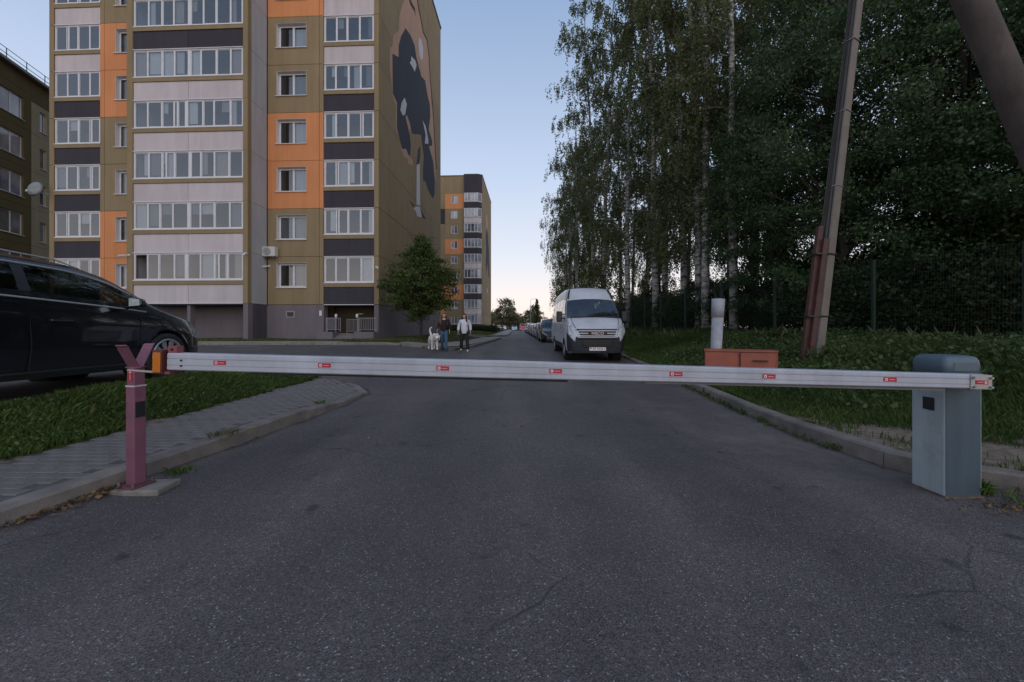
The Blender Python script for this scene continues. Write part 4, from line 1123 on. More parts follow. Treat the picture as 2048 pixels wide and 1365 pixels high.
def car(name, loc, rz, P, paint, label, group=None, cat='car'):
    root = empty(name, loc, rz)
    tag(root, label, cat, group)
    L, W = P['L'], P['W']
    ns, na, nb, nc = P.get('ns', 56), 9, 6, 7
    y = np.linspace(-L / 2, L / 2, ns)
    top = cubic(*zip(*P['top']), y); belt = np.minimum(cubic(*zip(*P['belt']), y), top - .035); sill = cubic(*zip(*P['sill']), y)
    hw = W / 2 * cubic(*zip(*P['plan']), y)
    green = np.clip((top - belt - .035) / .45, 0, 1)          # how far a cabin rises here
    rails = top - .035 - .03 * green
    rw = hw * (.955 - P.get('tumble', .2) * np.clip((rails - belt) / (P['H'] - P['belt'][1][1]), 0, 1.0))
    rows = []
    prof = [(.0, .955), (.06, .975), (.18, .99), (.34, .998), (.5, 1.0), (.62, .995), (.7, .998), (.82, .99), (.92, .975), (1.0, .955)]
    for s, f in prof: rows.append((hw * f, sill + (belt - sill) * s))
    for i in range(1, nb + 1):
        s = i / nb; bow = .012 * math.sin(math.pi * s)
        rows.append((hw * .955 * (1 - s) + rw * s + bow * green, belt + (rails - belt) * s))
    for i in range(1, nc + 1):
        s = i / nc; a = s * math.pi / 2
        rows.append((rw * (1 - s), rails + (top - rails) * math.sin(a) ** .8))
    nr = len(rows)
    V = np.zeros((ns, nr, 2, 3))
    for j, (x, z) in enumerate(rows):
        V[:, j, 0] = np.stack([x, y, z], -1); V[:, j, 1] = np.stack([-x, y, z], -1)
    # wheel arches: pull rows in the lower body onto the arch circle
    R_ = P['arch']
    dead = np.zeros((ns, nr), bool)
    for wy in P['wheels']:
        wz = P['wr']
        for j in range(10):
            dy, dz = V[:, j, 0, 1] - wy, V[:, j, 0, 2] - wz
            d = np.hypot(dy, dz)
            dead[:, j] |= d < R_
    faces = {}
    idx = lambda i, j, s: (i * nr + j) * 2 + s
    VV = V.copy()
    for wy in P['wheels']:
        wz = P['wr']
        for i in range(ns):
            for j in range(10):
                if dead[i, j]:
                    dy, dz = V[i, j, 0, 1] - wy, V[i, j, 0, 2] - wz
                    d = math.hypot(dy, dz)
                    if d < R_:
                        # is it next to a live vertex?
                        nb_ = any(0 <= a < ns and 0 <= b < nr and not dead[a, b] for a, b in ((i - 1, j), (i + 1, j), (i, j - 1), (i, j + 1), (i + 1, j + 1), (i - 1, j + 1)))
                        if nb_ and d > 1e-3:
                            for s in (0, 1):
                                VV[i, j, s, 1] = wy + dy / d * R_; VV[i, j, s, 2] = wz + dz / d * R_
    reg = P['region']
    for i in range(ns - 1):
        for j in range(nr - 1):
            if dead[i, j] and dead[i + 1, j] and dead[i, j + 1] and dead[i + 1, j + 1]: continue
            yc = (y[i] + y[i + 1]) / 2; zc = (rows[j][1][i] + rows[j + 1][1][i + 1]) / 2
            part = reg(yc, j, zc, float(green[i] + green[i + 1]) / 2, nr)
            for s in (0, 1):
                key = part + ('|R' if s == 0 else '|L') if part.endswith('*') else part
                q = [idx(i, j, s), idx(i + 1, j, s), idx(i + 1, j + 1, s), idx(i, j + 1, s)]
                faces.setdefault(key, []).append(q if s == 1 else q[::-1])
    for i, e in ((0, 0), (ns - 1, 1)):
        for j in range(nr - 1):
            q = [idx(i, j, 0), idx(i, j, 1), idx(i, j + 1, 1), idx(i, j + 1, 0)]
            faces.setdefault(P['cap'](e, rows[j][1][i]), []).append(q if e == 0 else q[::-1])
    flat = VV.reshape(-1, 3)
    PRE = {'trim': BLACKPL, 'bright': BRIGHT}
    mats = {'body': paint, 'glass': CARGLASS, 'trim': BLACKPL, 'chrome_trim': CHROME, 'bumper': P.get('bumpmat', paint), 'headlight': P.get('lampmat'), 'taillight': P.get('tailmat'), 'roof': paint}
    names = {'glass': 'window', 'screen': 'windscreen', 'rear': 'rear_window'}
    for key, fs in faces.items():
        base = key.split('|')[0].rstrip('*')
        used = sorted({i for f in fs for i in f}); mp = {o: n for n, o in enumerate(used)}
        vv = flat[used]
        mat = P.get('glassmat', CARGLASS) if base.split('_')[0] in ('glass', 'screen', 'rear') else mats.get(base, paint)
        for k_, v_ in PRE.items():
            if base.startswith(k_): mat = v_
        if mat is None: mat = CHROME
        nm = 'pillar_trim' if base.startswith('trim_p') else 'sill_trim' if base.startswith('trim') else 'bright_trim' if base.startswith('bright') else 'windscreen' if base.startswith('screen') else 'rear_window' if base.startswith('rear') else 'side_window' if base.startswith('glass') else base
        me = np_mesh(nm, vv, np.array([[mp[i] for i in f] for f in fs]), mat, True)
        link(nm, me, root)
    # dark underside and cabin floor, wheel wells
    m = MB(); m.box(-W / 2 + .25, W / 2 - .25, -L / 2 + .25, L / 2 - .3, P['sill'][1][1] + .02, P['sill'][1][1] + .2); m.build('underbody', BLACKPL, root)
    for wy in P['wheels']:
        for s in (1, -1):
            m = MB(); m.lathe([(P['arch'] + .01, s * (W / 2 - .04)), (P['arch'] + .01, s * (W / 2 - .35)), (.05, s * (W / 2 - .36))], (0, wy, P['wr']), axis=0, n=28); m.build('wheel_well', DARKHOLE, root)
    for row, ya, yb in P.get('bright', ()):
        k_ = [i for i in range(ns) if ya <= y[i] <= yb]
        for s in (1, -1):
            MB().path([(s * (rows[row][0][i] + .004), y[i], rows[row][1][i]) for i in k_], .011, 6).build('bright_trim', BRIGHT, root)
    add_wheels(root, P['wheels'], W / 2 - .015, P['wr'], P['rim'], spokes=P.get('spokes', 7))
    return root

HEADL = mk('headlamp_lens', (0.36, 0.38, 0.41), .08, var=.75, scale=11, spec=.9, coat=1.0)
TAILL = mk('tail_lamp', (0.3, 0.01, 0.01), .2)
SEAT = mk('seat_fabric', (0.03, 0.03, 0.033), .9)
def paintmat(name, col, metal=.3, rough=.35, var=.04):
    return mk(name, col, rough, metal=metal, var=var, scale=1.5, coat=1.0, spec=.5)

def seats(root, ys_, z, xs=(-.42, .42)):
    for y in ys_:
        for x in xs:
            m = MB(); m.hexa([(x - .25, y - .06, z), (x + .25, y - .06, z), (x + .25, y + .08, z), (x - .25, y + .08, z)], [(x - .2, y - .2, z + .62), (x + .2, y - .2, z + .62), (x + .2, y - .1, z + .62), (x - .2, y - .1, z + .62)])
            m.box(x - .13, x + .13, y - .22, y - .12, z + .64, z + .82); m.box(x - .26, x + .26, y - .02, y + .48, z - .12, z + .04)
            m.build('seat', SEAT, root, bevel=.03)

# ---- black people carrier on the left
BLK = mk('black_car_paint', (0.004, 0.005, 0.0075), .25, var=.1, coat=.8, spec=.4)
def mpv_region(y, j, z, g, nr):
    if 10 <= j <= 13 and -2.0 < y < 1.02 and g > .18:
        if abs(y + .30) < .075 or abs(y + 1.42) < .06: return 'trim_p%d*' % (y > -.9)
        return 'glass_%d*' % (0 if y > -.3 else 1 if y > -1.42 else 2)
    if j >= 17 and .62 < y < 1.38: return 'screen'
    if j >= 17 and y < -2.05: return 'rear_screen'
    if y > 1.98 and 6 <= j <= 9 and z > .62: return 'headlight*'
    if y < -2.2 and 5 <= j <= 9: return 'taillight*'
    if j <= 0: return 'trim_s%d*' % (0 if y < -1.4 else 1 if y < 1.4 else 2)
    return 'body'
MPV = dict(L=4.8, W=1.88, H=1.64, arch=.405, wr=.355, rim=.268, spokes=10, wheels=(1.45, -1.4), lampmat=HEADL, tailmat=TAILL, ns=90,
           top=[(-2.4, 1.12), (-2.25, 1.45), (-1.8, 1.6), (-.7, 1.655), (.1, 1.63), (.6, 1.53), (1.0, 1.32), (1.35, 1.11), (1.6, 1.03), (2.05, .90), (2.3, .76), (2.4, .62)],
           belt=[(-2.4, 1.18), (-1.2, 1.16), (.2, 1.09), (1.1, 1.02), (1.6, .95), (2.15, .78), (2.4, .60)],
           sill=[(-2.4, .42), (-2.1, .26), (1.9, .22), (2.2, .22), (2.4, .27)],
           plan=[(-2.4, .74), (-2.2, .9), (-1.6, .985), (0, 1.0), (1.3, .985), (1.9, .93), (2.2, .82), (2.36, .66), (2.4, .58)],
           bright=((9, -2.1, 1.12), (14, -2.0, .98)), region=mpv_region, cap=lambda e, z: 'bumper', bumpmat=BLK)
cz = float(A(-6.2, 4.5)) - .01
mpv = car('people_carrier', (-6.14, 4.60, cz), 0, MPV, BLK, 'black people carrier with alloy wheels parked at the left edge', cat='car')
seats(mpv, (.1, -.9), .62)
mo = MB().tube((.90, .80, 1.06), (1.04, .80, 1.10), .022).build('mirror', BLK, mpv)
m = MB(); m.hexa([(1.0, .72, 1.06), (1.17, .74, 1.08), (1.15, .86, 1.08), (1.0, .88, 1.06)], [(1.0, .72, 1.21), (1.16, .74, 1.19), (1.14, .84, 1.18), (1.0, .86, 1.20)]); m.build('mirror_shell', BLK, mo, bevel=.03, seg=3)
m = MB(); m.add([(1.02, .7165, 1.08), (1.15, .734, 1.095), (1.14, .734, 1.175), (1.02, .7165, 1.19)], [(0, 1, 2, 3)]); m.build('mirror_glass', mk('mirror_glass', (.6, .7, .7), .03, metal=1), mo)
for y in (-.12, -1.15):
    m = MB(); m.box(.925, .965, y, y + .22, .865, .895); m.build('door_handle', CHROME if False else BLK, mpv, bevel=.012)
    m = MB(); m.box(.966, .969, y + .01, y + .21, .872, .882); m.build('handle_strip', CHROME, mpv)
for y in (1.0, -.30, -1.36):   # shut lines
    m = MB(); m.path([(.943, y - .02, .3), (.952, y, .6), (.93, y, .93)], .004, 5); m.build('door_gap', DARKHOLE, mpv)
for s in (1, -1):
    m = MB(); m.path([(s * .72, -1.9, 1.555), (s * .735, -1.6, 1.595), (s * .735, -.6, 1.632), (s * .73, .1, 1.60), (s * .70, .4, 1.53)], .008, 8); m.build('roof_rail', BRIGHT, mpv)
m = MB(); m.box(-.936, -.93, -.6, -.4, .3, .32); m.box(.93, .945, -1.0, .9, .30, .325); m.build('sill_strip', BLACKPL, mpv)
m = MB(); m.hexa([(.70, 2.05, .62), (.80, 1.9, .62), (.82, 1.88, .72), (.72, 2.05, .72)], [(.68, 2.12, .62), (.78, 1.98, .62), (.80, 1.96, .72), (.70, 2.12, .72)]);

# ---- white panel van
VW = mk('van_white_paint', (0.52, 0.545, 0.585), .4, var=.06, coat=.3, dirt=(.34, .33, .32), dscale=1.6, damt=.5)
VB = mk('van_bumper_plastic', (0.022, 0.024, 0.029), .55, var=.15, scale=6)
def van_region(y, j, z, g, nr):
    if j >= 15 and 1.78 < y < 2.42: return 'screen'
    if 10 <= j <= 12 and 1.0 < y < 1.95 and g > .2: return 'glass_0*'
    if 10 <= j <= 12 and -2.6 < y < .8 and z > 1.3:
        if abs(y + .3) < .06 or abs(y + 1.45) < .06: return 'body'
        return 'glass_%d*' % (1 if y > -.3 else 2 if y > -1.45 else 3)
    if y > 2.62 and j <= 5: return 'bumper'
    if j <= 1 and -2.3 < y < 1.6: return 'bumper'
    return 'body'
VAN = dict(L=6.2, W=2.0, H=2.66, arch=.42, wr=.345, rim=.2, spokes=5, wheels=(2.05, -1.6), lampmat=HEADL, tumble=.21, ns=96,
           top=[(-3.1, 2.45), (-2.9, 2.6), (0, 2.66), (1.1, 2.62), (1.42, 2.5), (1.75, 2.20), (2.4, 1.50), (2.62, 1.40), (2.95, 1.12), (3.06, .98), (3.1, .86)],
           belt=[(-3.1, 1.45), (0, 1.45), (1.8, 1.42), (2.4, 1.36), (2.75, 1.2), (3.0, .98), (3.1, .82)],
           sill=[(-3.1, .5), (-2.6, .42), (1.5, .36), (2.5, .32), (2.9, .27), (3.1, .28)],
           plan=[(-3.1, .97), (-2.9, 1.0), (1.8, 1.0), (2.4, .985), (2.7, .955), (2.9, .9), (3.02, .83), (3.1, .74)],
           glassmat=glass('van_glass', (0.5, 0.56, 0.56), 1.5, .17, .95), region=van_region, cap=lambda e, z: 'bumper' if z < .78 else 'body', bumpmat=VB)
VY, VX = 13.1 + 3.1, 2.86
van = car('panel_van', (VX, VY, float(rh(14.5)) - .005), math.pi - R(0.8), VAN, VW, 'white high roof minibus van parked on the right facing the barrier', cat='van')
fy = 3.1
# grille, slats, name, lamps, plate
gr = MB(); gr.hexa([(-.62, fy - .10, .80), (.62, fy - .10, .80), (.70, fy - .14, 1.08), (-.70, fy - .14, 1.08)], [(-.55, fy + .012, .82), (.55, fy + .012, .82), (.60, fy - .03, 1.07), (-.60, fy - .03, 1.07)])
g_ = gr.build('grille', mk('grille_black', (.01, .01, .012), .4), van)
for z, w_ in ((.845, .60), (.93, .62), (1.015, .63)):
    m = MB(); m.box(-w_, w_, fy - .02, fy + .026 - (z - .82) * .14, z - .016, z + .016); m.build('slat', VW, g_, bevel=.006)
m = MB(); m.box(-.31, .31, fy + .0, fy + .034, .875, .975); m.build('badge_plate', mk('grille_black', None), g_)
text('IVECO', .135, van, (0, fy + .042, .925), (R(90), 0, math.pi), mk('badge_silver', (.62, .62, .64), .3, metal=.5), 'lettering', extrude=.006, sx_=1.05)
m = MB(); m.box(-.66, .66, fy - .05, fy + .018, .785, .815); m.build('grille_frame', VW, van, bevel=.01)
for s in (1, -1):
    pts0 = [(s * .62, .84), (s * .90, .86), (s * .955, .98), (s * .94, 1.26), (s * .86, 1.27), (s * .70, 1.08)]
    depth = [.0, -.14, -.21, -.30, -.29, -.10]
    m = MB(); m.hexa([(x, fy + d - .16, z) for (x, z), d in zip(pts0, depth)], [(x, fy + d + .015, z) for (x, z), d in zip(pts0, depth)])
    hl = m.build('headlight', HEADL, van, bevel=.012)
    for cx, cz_, rr in ((s * .76, .95, .075), (s * .87, 1.12, .065)):
        mm = MB(); mm.lathe([(rr, fy - .125 - (.1 if cz_ > 1 else 0)), (rr * .8, fy - .11 - (.1 if cz_ > 1 else 0)), (.001, fy - .15 - (.1 if cz_ > 1 else 0))], (cx, 0, cz_), axis=1, n=14); mm.build('reflector', CHROME, hl)
    # long-arm mirrors
    m = MB(); m.box(s * 1.15 - .10, s * 1.15 + .10, 2.0, 2.12, 1.32, 1.70); mo = m.build('mirror', BLACKPL, van, bevel=.04, seg=3)
    m = MB(); m.tube((s * .93, 2.04, 1.45), (s * 1.1, 2.06, 1.45), .025); m.tube((s * .90, 1.99, 1.6), (s * 1.1, 2.06, 1.6), .02); m.build('mirror_arm', BLACKPL, mo)
    # black strips beside the roof cap
    m = MB(); m.path([(s * .80, 1.77, 2.185), (s * .765, 1.62, 2.34), (s * .705, 1.40, 2.515)], .03, 6); m.build('roof_strip', BLACKPL, van)
    m = MB(); m.box(s * .99 - .008, s * .99 + .012, 1.15, 1.27, 1.08, 1.24); m.build('door_handle', BLACKPL, van)
    m = MB(); m.lathe([(.001, fy - .005), (.07, fy - .01), (.07, fy - .06)], (s * .62, 0, .52), axis=1, n=14); m.build('fog_lamp_recess', DARKHOLE, van)
    for y in (1.0, .85, 1.95):
        m = MB(); m.path([(s * .985, y, .5), (s * 1.002, y, .9), (s * .962, y, 1.4)], .005, 5); m.build('door_gap', DARKHOLE, van)
m = MB(); m.box(-.46, .46, fy - .05, fy + .006, .52, .70); m.build('lower_intake', mk('grille_black', None), van, bevel=.01)
m = MB(); m.path([(-.92, fy - .24, .74), (-.7, fy - .03, .755), (-.5, fy + .012, .76), (.5, fy + .012, .76), (.7, fy - .03, .755), (.92, fy - .24, .74)], .028, 8); m.build('bumper_lip', VB, van)
m = MB(); m.path([(-.55, fy + .0, .72), (-.52, fy + .01, .55), (-.42, fy + .012, .49), (.42, fy + .012, .49), (.52, fy + .01, .55), (.55, fy + .0, .72)], .022, 8); m.build('intake_frame', VB, van)
m = MB(); m.box(-.27, .27, fy - .01, fy + .022, .36, .475); plt = m.build('number_plate', WHITEPRINT, van)
text('AP 2418-1', .105, plt, (-.04, fy + .023, .417), (R(90), 0, math.pi), BLACKPRINT, extrude=.0005, sx_=.92)
m = MB(); m.box(.20, .255, fy + .0222, fy + .0232, .425, .46); m.build('plate_flag', mk('plate_flag', (.25, .02, .03), .5), plt)
m = MB(); m.box(-.95, .95, fy - .5, fy - .09, .27, .34); m.build('front_apron', VB, van)
m = MB(); m.path([(-.75, 2.42, 1.50), (-.2, 2.43, 1.50), (.15, 2.33, 1.56)], .012, 6); m.path([(.75, 2.42, 1.50), (.3, 2.43, 1.50), (-.05, 2.35, 1.55)], .012, 6); m.build('wiper', BLACKPL, van)
m = MB(); m.box(-.85, .85, 1.75, 2.2, 1.25, 1.38); m.build('dashboard', SEAT, van)
m = MB(); m.path([(-.80, 2.47, 1.475), (0, 2.50, 1.492), (.80, 2.47, 1.475)], .008, 5); m.build('hood_gap', DARKHOLE, van)
for s in (1, -1):
    m = MB(); m.path([(s * .80, 2.47, 1.475), (s * .79, 2.72, 1.33), (s * .70, 2.95, 1.115)], .007, 5); m.build('hood_gap', DARKHOLE, van)
m = MB(); m.lathe([(.16, -.012), (.18, 0), (.16, .012)], (0, 0, 0), axis=1, n=20); m.build('steering_wheel', BLACKPL, van, loc=(-.42, 1.72, 1.45), rot=(R(-35), 0, 0))
pap = mk('paper', (.55, .55, .5), .9)
for x, y, w_, d_ in ((-.25, 2.12, .2, .12), (.12, 2.1, .28, .1), (.5, 2.08, .22, .16), (-.1, 1.95, .12, .1)):
    m = MB(); m.hexa([(x - w_ / 2, y - d_, 1.385), (x + w_ / 2, y - d_, 1.385), (x + w_ / 2, y + d_, 1.39), (x - w_ / 2, y + d_, 1.39)], [(x - w_ / 2, y - d_, 1.46), (x + w_ / 2, y - d_, 1.45), (x + w_ / 2, y + d_, 1.40), (x - w_ / 2, y + d_, 1.40)]); m.build('paper', pap, van)
seats(van, (1.1,), 1.0)

# ---- row of parked cars behind the van, and cars at the road end
def hatch_region(y, j, z, g, nr):
    if 10 <= j <= 13 and -1.7 < y < .85 and g > .2:
        if abs(y + .25) < .06: return 'trim_p*'
        return 'glass_%d*' % (0 if y > -.25 else 1)
    if j >= 17 and .35 < y < 1.05: return 'screen'
    if j >= 17 and y < -1.75: return 'rear_screen'
    if y > 1.86 and 6 <= j <= 9: return 'headlight*'
    if y < -2.0 and 5 <= j <= 9: return 'taillight*'
    if j <= 0: return 'trim_s%d*' % (0 if y < -1.4 else 1 if y < 1.4 else 2)
    return 'body'
def hatch(L=4.4, W=1.8, H=1.5, bump=None):
    k = H / 1.5
    return dict(L=L, W=W, H=H, arch=.36, wr=.32, rim=.21, spokes=5, wheels=(1.32, -1.28), lampmat=HEADL, tailmat=TAILL, ns=50,
           top=[(-L / 2, .95), (-L / 2 + .15, 1.2 * k), (-1.6, 1.40 * k), (-.6, H), (.2, H - .04), (.6, H - .2), (1.05, 1.05 * k), (1.3, .98), (1.85, .86), (L / 2 - .06, .70), (L / 2, .58)],
           belt=[(-L / 2, .92), (-1.0, .98 * k), (.2, .95 * k), (1.1, .91), (1.9, .76), (L / 2, .55)], sill=[(-L / 2, .4), (-1.9, .25), (1.8, .22), (L / 2, .25)],
           plan=[(-L / 2, .78), (-2.0, .92), (-1.3, .99), (0, 1.0), (1.2, .985), (1.75, .92), (2.05, .82), (L / 2, .62)], region=hatch_region, cap=lambda e, z: 'bumper', bumpmat=bump)
PG = 'cars parked along the right kerb'
rowcars = [
    (26.4, hatch(4.5, 1.85, 1.68), paintmat('dark_green_paint', (.02, .028, .03)), 'dark estate car parked directly behind the white van'),
    (33.0, hatch(4.3, 1.78, 1.48), paintmat('slate_paint', (.09, .10, .12)), 'slate grey car second in the row behind the van'),
    (39.2, hatch(4.2, 1.75, 1.46), paintmat('white_paint', (.6, .6, .6), 0), 'white car third in the row behind the van'),
    (45.6, hatch(4.4, 1.78, 1.45), paintmat('silver_paint', (.4, .41, .43), .6), 'silver car fourth in the row behind the van'),
    (52.0, hatch(4.3, 1.78, 1.5), paintmat('pale_paint', (.55, .5, .5), 0), 'pale car fifth in the row behind the van'),
    (58.6, hatch(4.4, 1.8, 1.46), paintmat('maroon_paint', (.16, .02, .03)), 'maroon car sixth in the row behind the van'),
    (66.0, hatch(4.4, 1.8, 1.75), paintmat('white_paint2', (.58, .58, .6), 0), 'white tall car seventh in the row behind the van'),
    (78.0, hatch(4.4, 1.8, 1.9), paintmat('green_paint', (.02, .06, .05)), 'green tall car farthest in the row behind the van')]
for fy_, P, pm_, lab in rowcars:
    c = car('parked_car', (2.88 + .012 * (fy_ - 26), fy_ + P['L'] / 2, .215), math.pi, P, pm_, lab, PG)
    seats(c, (0,), .5)
    m = MB(); m.box(-.5, .5, P['L'] / 2 - .06, P['L'] / 2 + .012, .38, .5); m.build('lower_grille', BLACKPL, c)
    m = MB(); m.box(-.26, .26, P['L'] / 2 + .0, P['L'] / 2 + .02, .36, .46); m.build('number_plate', WHITEPRINT, c)
    for s in (1, -1):
        m = MB(); m.box(s * .98 - .08, s * .98 + .08, .72, .82, .93, 1.06); m.build('mirror', pm_, c, bevel=.03)
EG = 'cars standing at the road end'
for x, yy, P, pm_, lab, rz in ((3.2, 118, hatch(4.8, 2.0, 2.1), paintmat('red_paint', (.5, .05, .03), 0), 'red van at the far end of the road', math.pi), (.75, 124, hatch(4.3, 1.8, 1.5), paintmat('pale_blue_paint', (.35, .45, .52), .2), 'pale blue car at the far end of the road', math.pi), (-3.7, 108, hatch(4.3, 1.8, 1.5), paintmat('white_paint3', (.6, .6, .62), 0), 'white car parked on the left at the far end of the road', R(95))):
    car('parked_car', (x, yy, .215 if x > 0 else .36), rz, P, pm_, lab, EG)
# ------------------------------------------------------------------ poles, fence, box, stump, lamp
PCONC = mk('pole_concrete', (0.19, 0.168, 0.15), .9, var=.15, scale=3, bump=.4, bscale=60, dirt=(.14, .12, .11), dscale=1.5)
PCON2 = mk('pole_concrete_side', (0.25, 0.225, 0.205), .9)
RUST = mk('brown_channel_paint', (0.075, 0.030, 0.028), .6, var=.3, scale=5, dirt=(.03, .015, .013), dscale=3)
def gz(x, y): return float(ground_z(np.array([float(x)]), np.array([float(y)]))[0])
UP = empty('utility_pole', (6.83, 9.0, gz(6.83, 9.0)))
tag(UP, 'leaning square concrete utility pole with cables and brown cable guards', 'utility pole')
lean = Vector((.118, .0, 1)).normalized()
def upt(h, x=0, y=0):
    p = lean * h
    return (p.x + x, p.y + y, p.z)
m = MB()
def sq(h, w):   # square shaft turned so that two faces show
    c, s = math.cos(R(28)), math.sin(R(28))
    return [upt(h, x * c - y * s, x * s + y * c) for x, y in ((-w, -w * .8), (w, -w * .8), (w, w * .8), (-w, w * .8))]
m.hexa(sq(-.5, .155), sq(10.5, .105)); m.build('shaft', PCONC, UP, bevel=.015)
for (ox, oy, r_) in ((-.185, -.03, .02), (-.145, -.075, .018), (-.10, -.115, .016)):
    m = MB(); m.path([upt(.3, ox, oy), upt(2.5, ox, oy), upt(5, ox * .9, oy * .9), upt(10.4, ox * .72, oy * .72)], r_, 6); m.build('cable', BLACKRUB, UP)
m = MB()
def chan(h, ox, oy, w, d): return [upt(h, ox + x, oy + y) for x, y in ((-w, -d), (w, -d), (w, d), (-w, d))]
m.hexa(chan(-.3, -.29, -.05, .055, .045), chan(3.0, -.255, -.05, .055, .045)); m.build('cable_guard', RUST, UP, rot=None)
m = MB(); m.hexa(chan(-.3, -.20, -.13, .05, .04), chan(2.7, -.165, -.13, .05, .04)); m.build('cable_guard', RUST, UP)
for h in (.95, 2.35):
    m = MB(); q0, q1 = sq(h, .166), sq(h + .03, .165); m.hexa(q0, q1); m.hexa(chan(h, -.235, -.085, .12, .1), chan(h + .03, -.235, -.085, .12, .1)); m.build('clamp_band', BLACKPL, UP)
for h in (3.9, 5.6, 7.2):
    m = MB(); m.hexa(sq(h, .150), sq(h + .012, .150)); m.build('wire_tie', STEEL, UP)
# nearer raking pole at the top right
SP0, SP1 = Vector((6.64, 4.1, .25)), Vector((2.72, 4.35, 10.1))
ST = empty('raking_pole', (SP0.x, SP0.y, .25))
tag(ST, 'thick raking grey pole slanting across the top right corner', 'pole')
m = MB(); d_ = SP1 - SP0; m.path([tuple(d_ * -.06), tuple(d_ * .35), tuple(d_ * .7), tuple(d_)], [.142, .137, .132, .125], 12); m.build('shaft', mk('raking_concrete', (0.095, 0.078, 0.068), .9, var=.3, scale=4, bump=.5, streak=.3, dirt=(.05, .045, .04), dscale=2), ST, True)

BOX = empty('sand_box', (4.60, 8.05, gz(4.58, 8.0)), R(-25))
tag(BOX, 'faded orange metal box standing in the weeds behind the boom', 'metal box')
ORG = mk('faded_orange_paint', (0.33, 0.10, 0.064), .6, var=.1, scale=4, dirt=(.25, .08, .05), dscale=2.5, damt=.6)
m = MB(); m.prism([(-.63, -.3), (-.02, -.3), (-.02, .3), (-.63, .3)], 2, 0, .66); m.build('side_panel', ORG, BOX, bevel=.01)
m = MB(); m.prism([(-.012, -.31), (.46, -.31), (.57, -.28), (.625, -.2), (.63, .3), (-.012, .3)], 2, -.02, .655); m.build('side_panel', ORG, BOX, bevel=.012)
m = MB(); m.prism([(-.645, -.32), (.47, -.325), (.59, -.29), (.64, -.2), (.64, .32), (-.645, .32)], 2, .661, .69); m.build('lid', ORG, BOX, bevel=.008)
m = MB(); m.box(.2, .44, -.345, -.312, .49, .515); m.build('handle', RUST, BOX)
m = MB(); m.box(.205, .435, -.3135, -.3115, .2, .48); m.build('hatch', ORG, BOX)
m = MB(); m.box(-.03, -.004, -.318, -.311, .02, .64); m.build('seam', RUST, BOX)
PIPE = empty('white_pipe_post', (4.42, 8.65, gz(4.42, 8.65)))
tag(PIPE, 'upright chipped white pipe stub behind the orange box', 'pipe')
WP2 = mk('weathered_white', (0.34, 0.35, 0.385), .7, var=.15, scale=6, dirt=(.2, .2, .2), dscale=5, damt=.6)
m = MB(); m.path([(0, 0, -.2), (.01, 0, .6), (.05, 0, 1.4)], [.105, .11, .118], 16); m.build('shaft', WP2, PIPE, True)
m = MB(); m.path([(.045, 0, 1.4), (.065, 0, 1.80)], [.124, .132], 16); m.build('collar', WP2, PIPE, True)
m = MB()
for k in range(9):
    a = random.random() * 6.28; m.path([(.065 + .05 * math.cos(a), .05 * math.sin(a), 1.78), (.065 + .09 * math.cos(a), .09 * math.sin(a), 1.93), (.065 + .16 * math.cos(a + .4), .14 * math.sin(a), 2.0 + .12 * random.random())], .004, 4)
m.build('wires', BLACKRUB, PIPE)

# green wire mesh fence along the wood
FG = mk('fence_green', (0.012, 0.032, 0.022), .5, var=.1)
FN = empty('mesh_fence', (9.3, 10.3, gz(9.3, 10.3)))
tag(FN, 'dark green wire mesh fence on posts along the edge of the wood', 'fence')
fp = [(11.2, 5.4), (10.2, 7.9), (9.35, 10.3), (8.45, 12.8), (8.05, 15.3), (7.75, 17.8), (7.6, 20.3), (7.6, 22.8), (7.6, 25.3), (7.7, 27.8), (7.8, 30.3), (7.9, 32.8), (8.0, 35.3)]
wm = MB()
for x in np.arange(0, 1.0001, 1 / 50): wm.box(x - .00045, x + .00045, -.0018, .0018, 0, 2.0)
for z in np.arange(0, 2.001, .2): wm.box(0, 1, -.003, .003, z - .002, z + .002)
wme = wm.mesh('wire_panel', FG)
pme_ = MB().box(-.035, .035, -.035, .035, -.3, 2.08).mesh('post', FG)
for i, (x, y) in enumerate(fp):
    z = gz(x, y)
    link('post', pme_, FN, (x - 9.3, y - 10.3, z - FN.location.z))
    if i + 1 < len(fp):
        x2, y2 = fp[i + 1]; d_ = Vector((x2 - x, y2 - y)); z2 = gz(x2, y2)
        link('wire_panel', wme, FN, (x - 9.3, y - 10.3, z - FN.location.z + .06), (0, -math.atan2(z2 - z, d_.length), math.atan2(d_.y, d_.x)), (d_.length, 1, 1))

# street lamp far along the row of cars
def lamp(x, y, h, lab):
    r = empty('street_lamp', (x, y, gz(x, y))); tag(r, lab, 'street lamp', 'street lamps')
    m = MB(); m.path([(0, 0, -.2), (0, 0, h * .6), (0, 0, h)], [.09, .07, .05], 8); m.build('mast', STEEL, r)
    m = MB(); m.path([(0, 0, h - .05), (.3, 0, h + .12), (1.3, 0, h + .2)], .035, 6); m.build('arm', STEEL, r)
    m = MB(); m.box(1.2, 1.9, -.14, .14, h + .15, h + .27); m.build('lamp_head', STEEL, r, bevel=.04)
lamp(6.1, 130, 10.6, 'slim grey street lamp above the parked cars')
